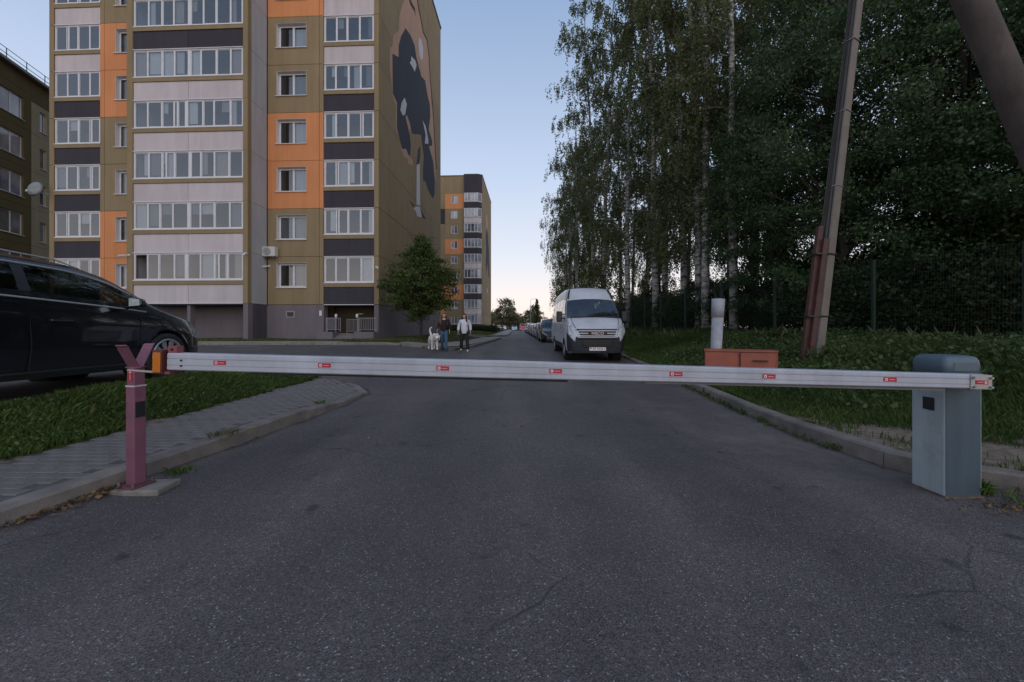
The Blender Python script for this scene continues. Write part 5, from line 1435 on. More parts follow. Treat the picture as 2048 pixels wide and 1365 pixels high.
# ------------------------------------------------------------------ trees
LBIRCH = leafmat('birch_leaf', (0.088, 0.112, 0.048), (0.20, 0.222, 0.098), .45, (0.30, 0.16, 0.02), .006)
LBROAD = leafmat('broad_leaf', (0.046, 0.088, 0.040), (0.105, 0.165, 0.070), .42)
LLIND = leafmat('linden_leaf', (0.045, 0.080, 0.018), (0.105, 0.145, 0.036), .38, (0.22, 0.19, 0.03), .006)
LFAR = leafmat('hazed_far_leaf', (0.12, 0.13, 0.07), (0.22, 0.20, 0.11), .45)  # leaf colour lightened to stand in for distance haze
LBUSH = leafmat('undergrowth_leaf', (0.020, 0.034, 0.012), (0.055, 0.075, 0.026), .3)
BARK = mk('dark_bark', (0.055, 0.045, 0.038), .9, var=.4, scale=7, bump=.8, bscale=25, stretch=(1, 1, .3))

def unit(v): return v / (np.linalg.norm(v, axis=-1, keepdims=True) + 1e-9)

def leaf_quads(C, size, droop=0.5, r=None):
    """diamond leaves about centres C; size = array of half lengths"""
    r = r or rng
    n = len(C)
    a = r.normal(size=(n, 3)); a[:, 2] -= droop * 2.0; a = unit(a)
    b = unit(np.cross(a, r.normal(size=(n, 3))))
    s = np.asarray(size)[:, None]
    V = np.stack([C - a * s, C + b * s * .62, C + a * s, C - b * s * .62], 1).reshape(-1, 3)
    return V, np.arange(4 * n).reshape(n, 4)

def birch(seed, H=24.0, Rc=3.1, n_leaf=1.0, low=.2):
    r = np.random.default_rng(seed)
    T_ = MB()
    k = 11
    ts = np.linspace(0, 1, k)
    bend = r.normal(size=2) * .5
    tr = np.stack([bend[0] * ts**2 * 1.2 + .14 * np.cumsum(r.normal(size=k)) * ts, bend[1] * ts**2 * 1.2 + .14 * np.cumsum(r.normal(size=k)) * ts, ts * H], -1)
    tr[0, 2] = -.4
    T_.path(tr.tolist(), list(.17 * (1 - ts * .93) + .015), 9)
    C, S = [], []
    nl = 40
    for i in range(nl):
        t = low + (.985 - low) * (i + r.random()) / nl
        p0 = np.array([np.interp(t, ts, tr[:, q]) for q in range(3)])
        prof = math.sin(math.pi * min(1, max(0.06, (1 - t) / (1 - low))) ** .75) * .75 + .35 * (1 - t)
        ln = Rc * (.45 + .75 * prof) * r.uniform(.75, 1.2)
        az = r.uniform(0, 2 * math.pi); el = r.uniform(.25, .95)
        d = np.array([math.cos(az) * math.cos(el), math.sin(az) * math.cos(el), math.sin(el)])
        pts = [p0 + d * ln * s + np.array([0, 0, -.55 * ln * s**2.2]) for s in np.linspace(0, 1, 6)]
        T_.path([p.tolist() for p in pts], list(.032 * (1 - t * .5) * (1 - np.linspace(0, .85, 6))), 5)
        # hanging strands
        ns_ = int(20 * n_leaf)
        for q in range(ns_):
            s = r.uniform(.25, 1.0)
            j = s * 5; j0 = min(4, int(j)); base = pts[j0] * (1 - (j - j0)) + pts[j0 + 1] * (j - j0)
            base = base + r.normal(size=3) * .18
            L_ = r.uniform(.5, 1.9) * (.6 + .5 * (1 - t))
            m_ = int(r.integers(18, 34))
            u = r.random(m_)
            sway = r.normal(size=3) * .16
            cc = base + np.outer(u, np.array([sway[0], sway[1], -L_])) + r.normal(size=(m_, 3)) * .055
            C.append(cc); S.append(r.uniform(.046, .078, m_))
    C = np.concatenate(C); S = np.concatenate(S)
    V, Fq = leaf_quads(C, S, .6, r)
    return T_.mesh('birch_trunk', BIRCH, True), np_mesh('birch_crown', V, Fq, LBIRCH)

def broad(seed, H=13.0, Rc=3.6, low=1.5, nclu=330, per=85, leaf=(.034, .058), mat=None, trunk_r=.16, shell=.5, flat=.5, cr=.55, name='tree', bark=None, taper=.35):
    r = np.random.default_rng(seed)
    T_ = MB(); k = 8; ts = np.linspace(0, 1, k)
    tr = np.stack([.06 * H * .2 * np.cumsum(r.normal(size=k)) * ts, .06 * H * .2 * np.cumsum(r.normal(size=k)) * ts, ts * H * .92], -1); tr[0, 2] = -.3
    T_.path(tr.tolist(), list(trunk_r * (1 - ts * .9) + .012), 8)
    lobes = r.normal(size=(7, 3)); lobes = unit(lobes)
    C, S = [], []
    for i in range(nclu):
        d = unit(r.normal(size=3)); rad = (shell + (1 - shell) * r.random()) ** .6
        bump = 1 + .22 * max(0, (lobes @ d).max() - .6) * 2.2 - .12
        zc = (H + low) / 2
        p = np.array([d[0] * Rc * rad * bump, d[1] * Rc * rad * bump, zc + d[2] * (H - low) / 2 * rad * (1 + .06 * r.normal())])
        # narrower towards the top
        f = 1 - taper * max(0, (p[2] - zc) / ((H - low) / 2)); p[:2] *= f
        if i % 3 == 0:
            t = max(.05, min(.95, (p[2] - np.hypot(*p[:2]) * .6) / (H * .92))); q = np.array([np.interp(t, ts, tr[:, c_]) for c_ in range(3)])
            T_.path([q.tolist(), ((q + p) / 2 + np.array([0, 0, .1])).tolist(), p.tolist()], [.035 * trunk_r / .16, .02 * trunk_r / .16, .006], 4)
        m_ = int(per * r.uniform(.6, 1.4)); rr = cr * r.uniform(.6, 1.3)
        cc = p + r.normal(size=(m_, 3)) * np.array([rr, rr, rr * flat]) * .55
        C.append(cc); S.append(r.uniform(leaf[0], leaf[1], m_))
    V, Fq = leaf_quads(np.concatenate(C), np.concatenate(S), .25, r)
    return T_.mesh(name + '_trunk', bark or BARK, True), np_mesh(name + '_crown', V, Fq, mat or LBROAD)

def plant(name, meshes, x, y, label, cat='tree', group=None, rz=None, sc=(1, 1, 1), z=None):
    e = empty(name, (x, y, gz(x, y) if z is None else z), rz if rz is not None else random.uniform(0, 6.28))
    e.scale = sc
    tag(e, label, cat, group)
    link('trunk', meshes[0], e); link('crown', meshes[1], e)
    return e

BV = [birch(101), birch(102, 23, 2.8), birch(103, 25, 3.3), birch(104, 22, 3.0, low=.16)]
BVL = birch(105, 22, 3.3, low=.07)
front = [  # x, y, variant, scale, label
    (9.25, 16.6, 0, 1.0, 'birch with the white banded base right of the pipe stub'),
    (8.75, 18.0, 2, 1.05, 'thick birch trunk just left of the pipe stub'),
    (9.0, 19.2, 1, 1.0, 'slim birch close behind the thick trunk by the pipe stub'),
    (9.15, 21.2, 3, 1.05, 'birch second to the left of the pipe stub'),
    (8.5, 23.6, 0, 1.08, 'birch third to the left of the pipe stub'),
    (9.7, 25.2, 1, 1.1, 'birch set back between two front trunks right of the van'),
    (8.0, 27.5, 2, 1.08, 'birch just right of the van roof'),
    (7.0, 30.5, 3, 1.15, 'birch rising directly above the van roof'),
    (6.9, 34.0, 2, 1.12, 'tall birch behind the van reaching out of the frame'),
    (6.2, 38.0, 0, 1.0, 'birch leaning over the parked cars left of the van'),
    (6.3, 43.0, 3, .92, 'birch whose low crown hangs beside the sky gap'),
    (5.9, 40.5, 3, .86, 'birch with a crown reaching furthest over the road'),
    (6.9, 49.0, 1, .8, 'shorter birch at the left end of the wood')]
for x, y, v, s, lab in front:
    plant('birch_tree', BVL if (y > 29 and v == 3) or y > 36 else BV[v], x, y, lab, group='birches along the wood edge', sc=(s, s, s))
deep = [(11.2, 18.5), (11.8, 21.5), (12.4, 26.5), (10.5, 28.6), (13.2, 30.0), (11.0, 32.6), (9.4, 34.5), (14.2, 23.2), (15.0, 19.3), (9.0, 40.0), (11.5, 38.0), (9.0, 46.0), (16.6, 26.0), (17.5, 21.5), (8.6, 54.0), (8.4, 62.0), (22.5, 23.0)]
for i, (x, y) in enumerate(deep):
    s = random.uniform(.85, 1.08)
    plant('birch_tree', BV[i % 4] if i % 5 else BVL, x, y, 'birch deeper in the wood behind the front row', group='birches deeper in the wood', sc=(s, s, s * random.uniform(.92, 1.05)))
DV = [broad(201, 14, 3.6, .3, 265, 185, cr=.5), broad(202, 12, 3.3, .2, 255, 185, cr=.5), broad(203, 15.5, 3.9, .5, 280, 185, cr=.5)]
dense = [(10.2, 12.2, 0, 1.0, 'dense dark broadleaf tree right behind the leaning utility pole'), (12.4, 11.0, 1, 1.05, 'dense dark broadleaf tree between the leaning pole and the cabinet'), (12.0, 14.6, 2, 1.05, 'taller dense tree rising behind the utility pole top'),
         (14.6, 10.2, 2, .95, 'dense dark broadleaf tree above the barrier cabinet'), (16.6, 12.8, 0, 1.15, 'tall dark broadleaf tree under the raking pole'), (13.2, 8.2, 1, .85, 'low dark broadleaf tree at the right picture edge'),
         (10.4, 15.4, 1, .95, 'leafy broadleaf tree left of the utility pole')]
for x, y, v, s, lab in dense: plant('broadleaf_tree', DV[v], x, y, lab, group='dense trees behind the fence', sc=(s, s, s))
for x, y, v, s in ((19.5, 10.5, 0, 1.1), (20.5, 15.5, 2, 1.1), (24, 16, 0, 1.2), (15.4, 7.0, 2, .9)):
    plant('broadleaf_tree', DV[v], x, y, 'dark broadleaf tree in the depth of the wood at right', group='dense trees in the depth', sc=(s, s, s))
# undergrowth behind the fence
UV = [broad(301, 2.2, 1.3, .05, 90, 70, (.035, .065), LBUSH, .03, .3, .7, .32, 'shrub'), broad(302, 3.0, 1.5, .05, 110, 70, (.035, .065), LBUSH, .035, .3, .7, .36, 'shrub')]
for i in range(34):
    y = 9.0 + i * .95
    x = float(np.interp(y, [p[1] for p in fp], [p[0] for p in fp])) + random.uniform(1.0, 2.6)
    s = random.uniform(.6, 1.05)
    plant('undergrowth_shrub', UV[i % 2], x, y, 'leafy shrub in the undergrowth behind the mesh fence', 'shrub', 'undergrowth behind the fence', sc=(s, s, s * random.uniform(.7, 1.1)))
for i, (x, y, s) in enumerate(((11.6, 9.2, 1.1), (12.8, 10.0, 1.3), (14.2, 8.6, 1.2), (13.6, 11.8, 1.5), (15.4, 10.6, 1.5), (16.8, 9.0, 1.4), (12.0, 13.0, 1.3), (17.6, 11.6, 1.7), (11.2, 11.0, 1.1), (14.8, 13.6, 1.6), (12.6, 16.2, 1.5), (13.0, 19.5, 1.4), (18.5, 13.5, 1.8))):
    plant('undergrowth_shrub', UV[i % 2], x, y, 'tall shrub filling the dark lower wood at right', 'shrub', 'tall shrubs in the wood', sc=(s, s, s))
# young linden by the gable
LI = broad(407, 5.75, 2.1, 1.0, 270, 80, (.045, .08), LLIND, .085, .25, .45, .38, 'linden', taper=.72)
plant('young_linden', LI, -5.1, 22.3, 'small round young tree standing before the gable wall', rz=.4, z=float(A(-5.1, 22.3)) + .08)
# far trees at the road end
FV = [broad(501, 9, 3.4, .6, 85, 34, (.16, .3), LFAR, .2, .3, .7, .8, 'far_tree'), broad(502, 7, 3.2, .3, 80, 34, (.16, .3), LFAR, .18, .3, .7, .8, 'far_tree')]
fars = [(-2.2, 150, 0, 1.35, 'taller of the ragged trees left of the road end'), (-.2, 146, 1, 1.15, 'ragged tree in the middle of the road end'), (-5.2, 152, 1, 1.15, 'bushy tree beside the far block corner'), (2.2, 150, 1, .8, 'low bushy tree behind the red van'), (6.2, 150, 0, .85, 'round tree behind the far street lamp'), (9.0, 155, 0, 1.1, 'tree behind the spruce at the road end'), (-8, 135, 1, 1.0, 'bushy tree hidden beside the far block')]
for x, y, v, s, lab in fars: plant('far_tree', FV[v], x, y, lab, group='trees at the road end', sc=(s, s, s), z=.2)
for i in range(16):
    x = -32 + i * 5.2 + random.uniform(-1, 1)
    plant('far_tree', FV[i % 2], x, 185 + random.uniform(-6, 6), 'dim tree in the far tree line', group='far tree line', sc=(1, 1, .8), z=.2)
def spruce(seed):
    r = np.random.default_rng(seed); T_ = MB(); T_.path([(0, 0, -.3), (0, 0, 12)], [.16, .015], 7)
    C = []
    for i in range(52):
        z = .8 + 11 * (i / 52); L_ = 2.4 * (1 - z / 12.4) + .12
        for q in range(7):
            a = r.uniform(0, 6.28); n_ = 24; u = r.random(n_)
            C.append(np.stack([np.cos(a) * u * L_, np.sin(a) * u * L_, z - u * L_ * .35 + r.normal(size=n_) * .06], -1) + r.normal(size=(n_, 3)) * .08)
    C = np.concatenate(C); V, Fq = leaf_quads(C, r.uniform(.07, .14, len(C)), .4, r)
    return T_.mesh('spruce_trunk', BARK, True), np_mesh('spruce_crown', V, Fq, LBUSH)
SPR = spruce(9)
plant('spruce_tree', SPR, 8.0, 128, 'pointed dark spruce at the end of the car row', z=.3, sc=(1, 1, .85))
# hedge at the foot of the far block
HD = broad(601, 1.3, 1.3, .0, 80, 70, (.05, .09), LBUSH, .03, .3, .7, .35, 'hedge')
for i in range(7):
    plant('hedge_shrub', HD, -3.4 - i * 1.7, 69.5, 'low dark shrub at the foot of the farther block', 'shrub', 'shrubs at the far block', z=.35, sc=(1, 1, 1))

# ------------------------------------------------------------------ grass, weeds, litter
GRASS = leafmat('grass_blade', (0.048, 0.092, 0.020), (0.115, 0.18, 0.044), .4, (0.20, 0.16, 0.06), .05)
LAWNG = leafmat('lit_lawn_blade', (0.06, 0.082, 0.018), (0.13, 0.15, 0.042), .35, (0.2, 0.16, 0.06), .05)  # yellower grass tone, painting in the stronger light on the lawns
DRY = leafmat('dry_grass', (0.11, 0.105, 0.055), (0.20, 0.18, 0.10), .3)
WEED = leafmat('weed_leaf', (0.045, 0.085, 0.026), (0.11, 0.165, 0.055), .4, (0.18, 0.16, 0.05), .02)
LITTER = leafmat('fallen_leaf', (0.09, 0.045, 0.025), (0.26, 0.17, 0.08), .1)

def blades(name, X, Y, h, w, mat, label, lean=.35, zf=None):
    n = len(X)
    Z = (zf or ground_z)(X, Y)
    a = rng.uniform(0, 2 * math.pi, n); h = np.asarray(h)
    bx, by = np.cos(a) * w, np.sin(a) * w
    la = rng.uniform(0, 2 * math.pi, n); ll = np.abs(rng.normal(size=n)) * lean * h
    tx, ty = X + np.cos(la) * ll, Y + np.sin(la) * ll
    mx, my = X + np.cos(la) * ll * .3, Y + np.sin(la) * ll * .3
    V = np.stack([np.stack([X - bx, Y - by, Z - .01], -1), np.stack([X + bx, Y + by, Z - .01], -1),
                  np.stack([mx + bx * .8, my + by * .8, Z + h * .6], -1), np.stack([tx, ty, Z + h * .98], -1)], 1)
    V2 = np.stack([V[:, 0], V[:, 1], V[:, 2], V[:, 3]], 1).reshape(-1, 3)
    o = link(name, np_mesh(name, V2, np.arange(4 * n).reshape(n, 4), mat))
    tag(o, label, 'grass', kind='stuff')
    return o
def scatter(n, x0, x1, y0, y1, keep, power=1.0):
    X = rng.uniform(x0, x1, n); Y = y0 + (y1 - y0) * rng.random(n) ** power
    k = keep(X, Y)
    return X[k], Y[k]
def patch(X, Y, s=1.0):
    return np.sin(X * 2.3 * s + 1.3 * np.sin(Y * 1.7 * s)) * np.sin(Y * 2.9 * s + np.cos(X * 1.9 * s)) * .5 + .25 * np.sin(X * 7.1 * s + Y * 5.3 * s)
# near left strip
X, Y = scatter(85000, -5.3, -4.12, 2.2, 8.85, lambda x, y: (x < -4.2 + .05 * np.sin(y * 5) + .04 * np.sin(y * 13)) & poly_inside(ISLAND, x, y + .15))
blades('grass', X, Y, rng.uniform(.03, .095, len(X)) * (1 + .5 * smooth((-4.3 - X) / .6)) * (1 + .35 * patch(X, Y)), .0032, GRASS, 'rough grass on the strip between the left walk and the car park')
# right bank
def bank_keep(x, y):
    kx_ = np.interp(y, [p[1] for p in RKERB], [p[0] for p in RKERB])
    return (x > kx_ + KW + .02 + .06 * rng.random(len(x))) & (rng.random(len(x)) > bare_mask(x, y) * 1.25 * (1 + .8 * patch(x, y, 2.2)) + .12 * patch(x, y)) & (y > 2.2)
X, Y = scatter(240000, 3.3, 10.5, 2.4, 20, bank_keep, 1.35)
blades('grass', X, Y, rng.uniform(.03, .10, len(X)) * (1 + 1.0 * smooth((X - 5.2) / 2.2)) * (1 + .4 * patch(X, Y)), .0040, GRASS, 'green grass on the bank between the right kerb and the fence')
X, Y = scatter(26000, 3.8, 9.5, 20, 60, lambda x, y: x > np.interp(y, [p[1] for p in RKERB], [p[0] for p in RKERB]) + .3)
blades('grass', X, Y, rng.uniform(.1, .3, len(X)), .014, GRASS, 'far grass on the bank behind the parked cars')
# lawns round the blocks
X, Y = scatter(52000, -24, -2.2, 18, 38, lambda x, y: poly_inside(LAWN, x, y) & ~poly_inside(inset(FKERB, 1.72) [::-1] + FKERB, x, y) & (poly_inside(inset(FKERB, 1.75) + [(-46, 38)], x, y)), 1.6)
blades('grass', X, Y, rng.uniform(.04, .10, len(X)), .011, LAWNG, 'short lawn between the walk and the near block')
X, Y = scatter(24000, -14, -.5, 44, 100, lambda x, y: poly_inside(inset(GKERB, 2.0) + [(-300, 160), (-300, 44)], x, y), 1.3)
blades('grass', X, Y, rng.uniform(.06, .16, len(X)), .025, LAWNG, 'short lawn before the farther block')
# tall dry grass by the fence
cl = []
for y in np.arange(7.5, 26, .5):
    x = float(np.interp(y, [p[1] for p in fp], [p[0] for p in fp])) - random.uniform(.2, 1.1)
    n = random.choice((0, 0, 6, 14, 40)); cl.append((rng.normal(x, .35, n), rng.normal(y, .35, n)))
X = np.concatenate([c[0] for c in cl]); Y = np.concatenate([c[1] for c in cl])
blades('dry_grass', X, Y, rng.uniform(.15, .5, len(X)), .002, DRY, 'tall dry grass stalks at the foot of the mesh fence', .3)
# broad weeds on the bank
n = 420
X, Y = scatter(n * 4, 4.0, 9.4, 5.4, 13.5, lambda x, y: (x > 4.3 + .02 * y) & (rng.random(len(x)) < .25 + .6 * smooth((x - 4.8) / 1.5)))
P3, S3 = [], []
for x, y in zip(X, Y):
    z = gz(x, y); h = random.uniform(.05, .27) * (1.25 if x > 5.6 else .75); k = random.randint(16, 36)
    u = rng.random(k)
    P3.append(np.stack([x + rng.normal(size=k) * .11 * (1 + u), y + rng.normal(size=k) * .11 * (1 + u), z + u * h], -1)); S3.append(rng.uniform(.02, .055, k))
V, Fq = leaf_quads(np.concatenate(P3), np.concatenate(S3), -.1)
tag(link('weeds', np_mesh('weeds', V, Fq, WEED)), 'leafy green weeds spread over the bank by the orange box and pole', 'weeds', kind='stuff')
# small clumps at the kerbs
def clump(x, y, n, h, r_, lab, z=None, mat=GRASS):
    X = rng.normal(x, r_, n); Y = rng.normal(y, r_, n)
    zz = float(A(x, y)) - .02 if z is None else z
    blades('grass_tuft', X, Y, rng.uniform(.4, 1, n) * h, .003, mat, lab, .8, zf=lambda a, b: np.full(len(a), zz))
clump(-2.86, 3.42, 70, .06, .05, 'grass tuft in the gutter behind the red post', z=0)
clump(-3.0, 4.15, 70, .07, .07, 'dry tuft growing at the back of the left kerb', z=.13, mat=DRY)
clump(-2.95, 6.1, 40, .08, .03, 'small yellow green weed on the dropped kerb', z=.07)
for i in range(20):
    y = 4.1 + i * .24; x = float(np.interp(y, [p[1] for p in RKERB], [p[0] for p in RKERB])) - .03
    clump(x, y, random.randint(8, 40), random.uniform(.03, .09), .045, 'sparse grass growing in the gutter of the right kerb', z=0)
clump(3.75, 2.75, 220, .09, .12, 'grass patch at the foot of the barrier cabinet', z=-.01)
clump(3.55, 3.05, 120, .10, .05, 'grass against the back of the barrier cabinet', z=0.0)
def litter(name, pts, s0, s1, lab, mat=LITTER):
    C = np.array(pts); n = len(C)
    a = rng.normal(size=(n, 3)); a[:, 2] *= .25; a = unit(a); b = rng.normal(size=(n, 3)); b[:, 2] *= .25; b = unit(np.cross(np.cross(a, b), a))
    s = rng.uniform(s0, s1, n)[:, None]
    V = np.stack([C - a * s, C + b * s * .6, C + a * s, C - b * s * .6], 1).reshape(-1, 3)
    tag(link(name, np_mesh(name, V, np.arange(4 * n).reshape(n, 4), mat)), lab, 'leaves', kind='stuff')
pts = []
for i in range(150):
    y = random.uniform(2.35, 3.15); x = float(np.interp(y, [p[1] for p in LKERB], [p[0] for p in LKERB])) + abs(random.gauss(0, .05)) + .01
    pts.append((x, y, float(A(x, y)) + .006 + random.random() * .015))
for i in range(60): pts.append((random.gauss(-3.03, .04), random.gauss(2.92, .06), .035 + random.random() * .02))
litter('fallen_leaves', pts, .010, .024, 'brown fallen leaves in the gutter below the left kerb')
pts = [(random.gauss(3.42, .16), random.gauss(2.78, .06), float(A(3.4, 2.8)) - .012 + random.random() * .014) for i in range(160)]
litter('fallen_leaves', pts, .007, .02, 'dry leaf litter in front of the barrier cabinet')
pts = []
for i in range(150):
    y = random.uniform(3.2, 7.5); x = float(np.interp(y, [p[1] for p in RKERB], [p[0] for p in RKERB])) - abs(random.gauss(0, .06)) - .01
    pts.append((x, y, float(A(x, y)) - .008 + random.random() * .01))
litter('fallen_leaves', pts, .006, .016, 'leaf crumbs along the foot of the right kerb')
pts = [(random.uniform(-2.4, 2.6), random.uniform(1.2, 7), .004) for i in range(46)]
litter('fallen_leaves', pts, .005, .012, 'few yellow leaf scraps scattered over the road', leafmat('pale_leaf', (.28, .24, .10), (.4, .36, .25), .1))
pts = [(random.uniform(-4.15, -3.2), random.uniform(2.6, 7), .145) for i in range(70)]
litter('fallen_leaves', pts, .006, .014, 'leaf scraps lying on the left walk')
# clover and small leaves within the near strip
X, Y = scatter(5200, -5.2, -4.2, 2.6, 8.6, lambda x, y: poly_inside(ISLAND, x, y + .15))
Z = ground_z(X, Y) + rng.uniform(.03, .12, len(X))
V, Fq = leaf_quads(np.stack([X, Y, Z], -1), rng.uniform(.010, .024, len(X)), -.2)
tag(link('clover', np_mesh('clover', V, Fq, WEED)), 'small round clover leaves among the left grass', 'weeds', kind='stuff')
# ------------------------------------------------------------------ people and the dog
SKIN = mk('skin', (0.46, 0.29, 0.22), .55, var=.06)
def skin_mesh(name, verts, edges, radii, mat, parent, root_i=0, sub=2, smooth_=True):
    """limbs grown with a Skin modifier, then frozen to a mesh"""
    me = bpy.data.meshes.new(name); me.from_pydata(verts, edges, []); me.update()
    o = bpy.data.objects.new(name, me); COL.objects.link(o)
    o.modifiers.new('skin', 'SKIN'); sd = o.modifiers.new('sub', 'SUBSURF'); sd.levels = sub; sd.render_levels = sub
    sv = me.skin_vertices[0].data
    for i, r_ in enumerate(radii): sv[i].radius = (r_, r_) if not isinstance(r_, tuple) else r_
    sv[root_i].use_root = True
    bpy.context.view_layer.update()
    m2 = bpy.data.meshes.new_from_object(o.evaluated_get(bpy.context.evaluated_depsgraph_get()))
    bpy.data.objects.remove(o); bpy.data.meshes.remove(me)
    m2.name = name; m2.materials.clear(); m2.materials.append(mat)
    if smooth_: m2.shade_smooth()
    return link(name, m2, parent)
def chain(parts):
    """parts: list of lists of (point, radius); consecutive points are joined; first point of a later list may be an index"""
    V, E_, Rr = [], [], []
    for p in parts:
        prev = None
        for it in p:
            if isinstance(it, int): prev = it; continue
            V.append(it[0]); Rr.append(it[1]); i = len(V) - 1
            if prev is not None: E_.append((prev, i))
            prev = i
    return V, E_, Rr

def head(root, z, y=0.0, turn=0.0, x=0.0, hair=None, long_=.45, spread=1.0):
    """head of 0.22 m with a face towards -y"""
    e = MB()
    n_, k_ = 18, 14
    V = []
    for i in range(k_ + 1):
        ph = math.pi * i / k_
        for j in range(n_):
            a = 2 * math.pi * j / n_
            px_, py_, pz_ = math.sin(ph) * math.cos(a), math.sin(ph) * math.sin(a), math.cos(ph)
            w = .074 * (1 - .18 * max(0, -pz_)); d = .092
            yy = py_ * d
            if py_ < 0 and abs(px_) < .28 and -.45 < pz_ < .2: yy -= .016 * (1 - abs(px_) / .28) * (1 - abs(pz_ + .15) / .35 if abs(pz_ + .15) < .35 else 0)
            if py_ < 0 and abs(abs(px_) - .35) < .2 and -.05 < pz_ < .25: yy += .006
            V.append((px_ * w, yy, pz_ * .112))
    F_ = []
    for i in range(k_):
        for j in range(n_): F_.append((i * n_ + j, i * n_ + (j + 1) % n_, (i + 1) * n_ + (j + 1) % n_, (i + 1) * n_ + j))
    e.add(V, F_)
    o = e.build('head', SKIN, root, True, loc=(x, y, z), rot=(0, 0, turn))
    for s in (-1, 1):
        m = MB(); m.lathe([(.001, -.012), (.011, 0), (.001, .01)], (s * .030, -.079, .008), axis=1, n=10); m.build('eye', mk('eye_dark', (.03, .02, .02), .2), o, True)
        m = MB(); m.lathe([(.001, -.012), (.014, -.006), (.016, .006), (.001, .014)], (s * .078, .0, -.005), axis=0, n=8); m.build('ear', SKIN, o, True)
    m = MB(); m.box(-.022, .022, -.086, -.078, -.062, -.052); m.build('mouth', mk('lips', (.35, .12, .11), .5), o, bevel=.003)
    # hair: a cap and hanging locks on both sides
    hm = MB(); HV = []
    for i in range(9):
        ph = math.pi * .62 * i / 8
        for j in range(n_):
            a = 2 * math.pi * j / n_
            px_, py_, pz_ = math.sin(ph) * math.cos(a), math.sin(ph) * math.sin(a), math.cos(ph)
            f = 1.13
            if py_ < -.25 and pz_ < .45: f = .90
            HV.append((px_ * .077 * f, py_ * .095 * f + .004, pz_ * .114 * f))
    hm.add(HV, [(i * n_ + j, i * n_ + (j + 1) % n_, (i + 1) * n_ + (j + 1) % n_, (i + 1) * n_ + j) for i in range(8) for j in range(n_)])
    rr = random.Random(int(z * 1000) + int(long_ * 100))
    for q in range(46):
        a = rr.uniform(-.25, math.pi + .25); 
        sx_, sy_ = math.cos(a), math.sin(a)
        if rr.random() < .35: sx_ = math.copysign(.85, sx_); sy_ = -.25
        l = long_ * rr.uniform(.75, 1.1); sp = spread
        hm.path([(sx_ * .05, sy_ * .06, .07), (sx_ * .088, sy_ * .10 + .005, .0), (sx_ * .10 * sp, sy_ * .11 - .01, -.12), (sx_ * (.105 + rr.uniform(-.02, .05)) * sp, sy_ * .11 - .035, -.12 - l * .5), (sx_ * (.09 + rr.uniform(-.03, .05)) * sp, sy_ * .10 - .045, -.1 - l)], [.012, .019, .02, .017, .004], 5)
    hm.build('hair', hair, o, True)
    return o

def hand(root, p, d, grip=.6, side=1):
    """palm and five curled fingers pointing along d"""
    p = Vector(p); d = Vector(d).normalized(); w = Vector((0, 1, 0)); w = (w - d * w.dot(d)).normalized(); u = d.cross(w) * side
    V, E_, Rr = [], [], []
    def add(q, r_, prev=None):
        V.append(tuple(q)); Rr.append(r_); i = len(V) - 1
        if prev is not None: E_.append((prev, i))
        return i
    a = add(p - d * .02, .022); b = add(p + d * .045, .026, a)
    for k, (o_, l) in enumerate(((-.027, .070), (-.009, .078), (.009, .074), (.026, .058))):
        q0 = add(p + d * .085 + w * o_, .0095, b); q1 = add(p + d * (.085 + l * .5) + w * o_ + u * .012 * grip, .0088, q0); add(p + d * (.085 + l * .85) + w * o_ + u * .04 * grip, .0078, q1)
    t0 = add(p + d * .03 - w * .038, .011, a); t1 = add(p + d * .06 - w * .052 + u * .01, .0095, t0); add(p + d * .085 - w * .055 + u * .02, .008, t1)
    return skin_mesh('hand', V, E_, Rr, SKIN, root, 0, 1)

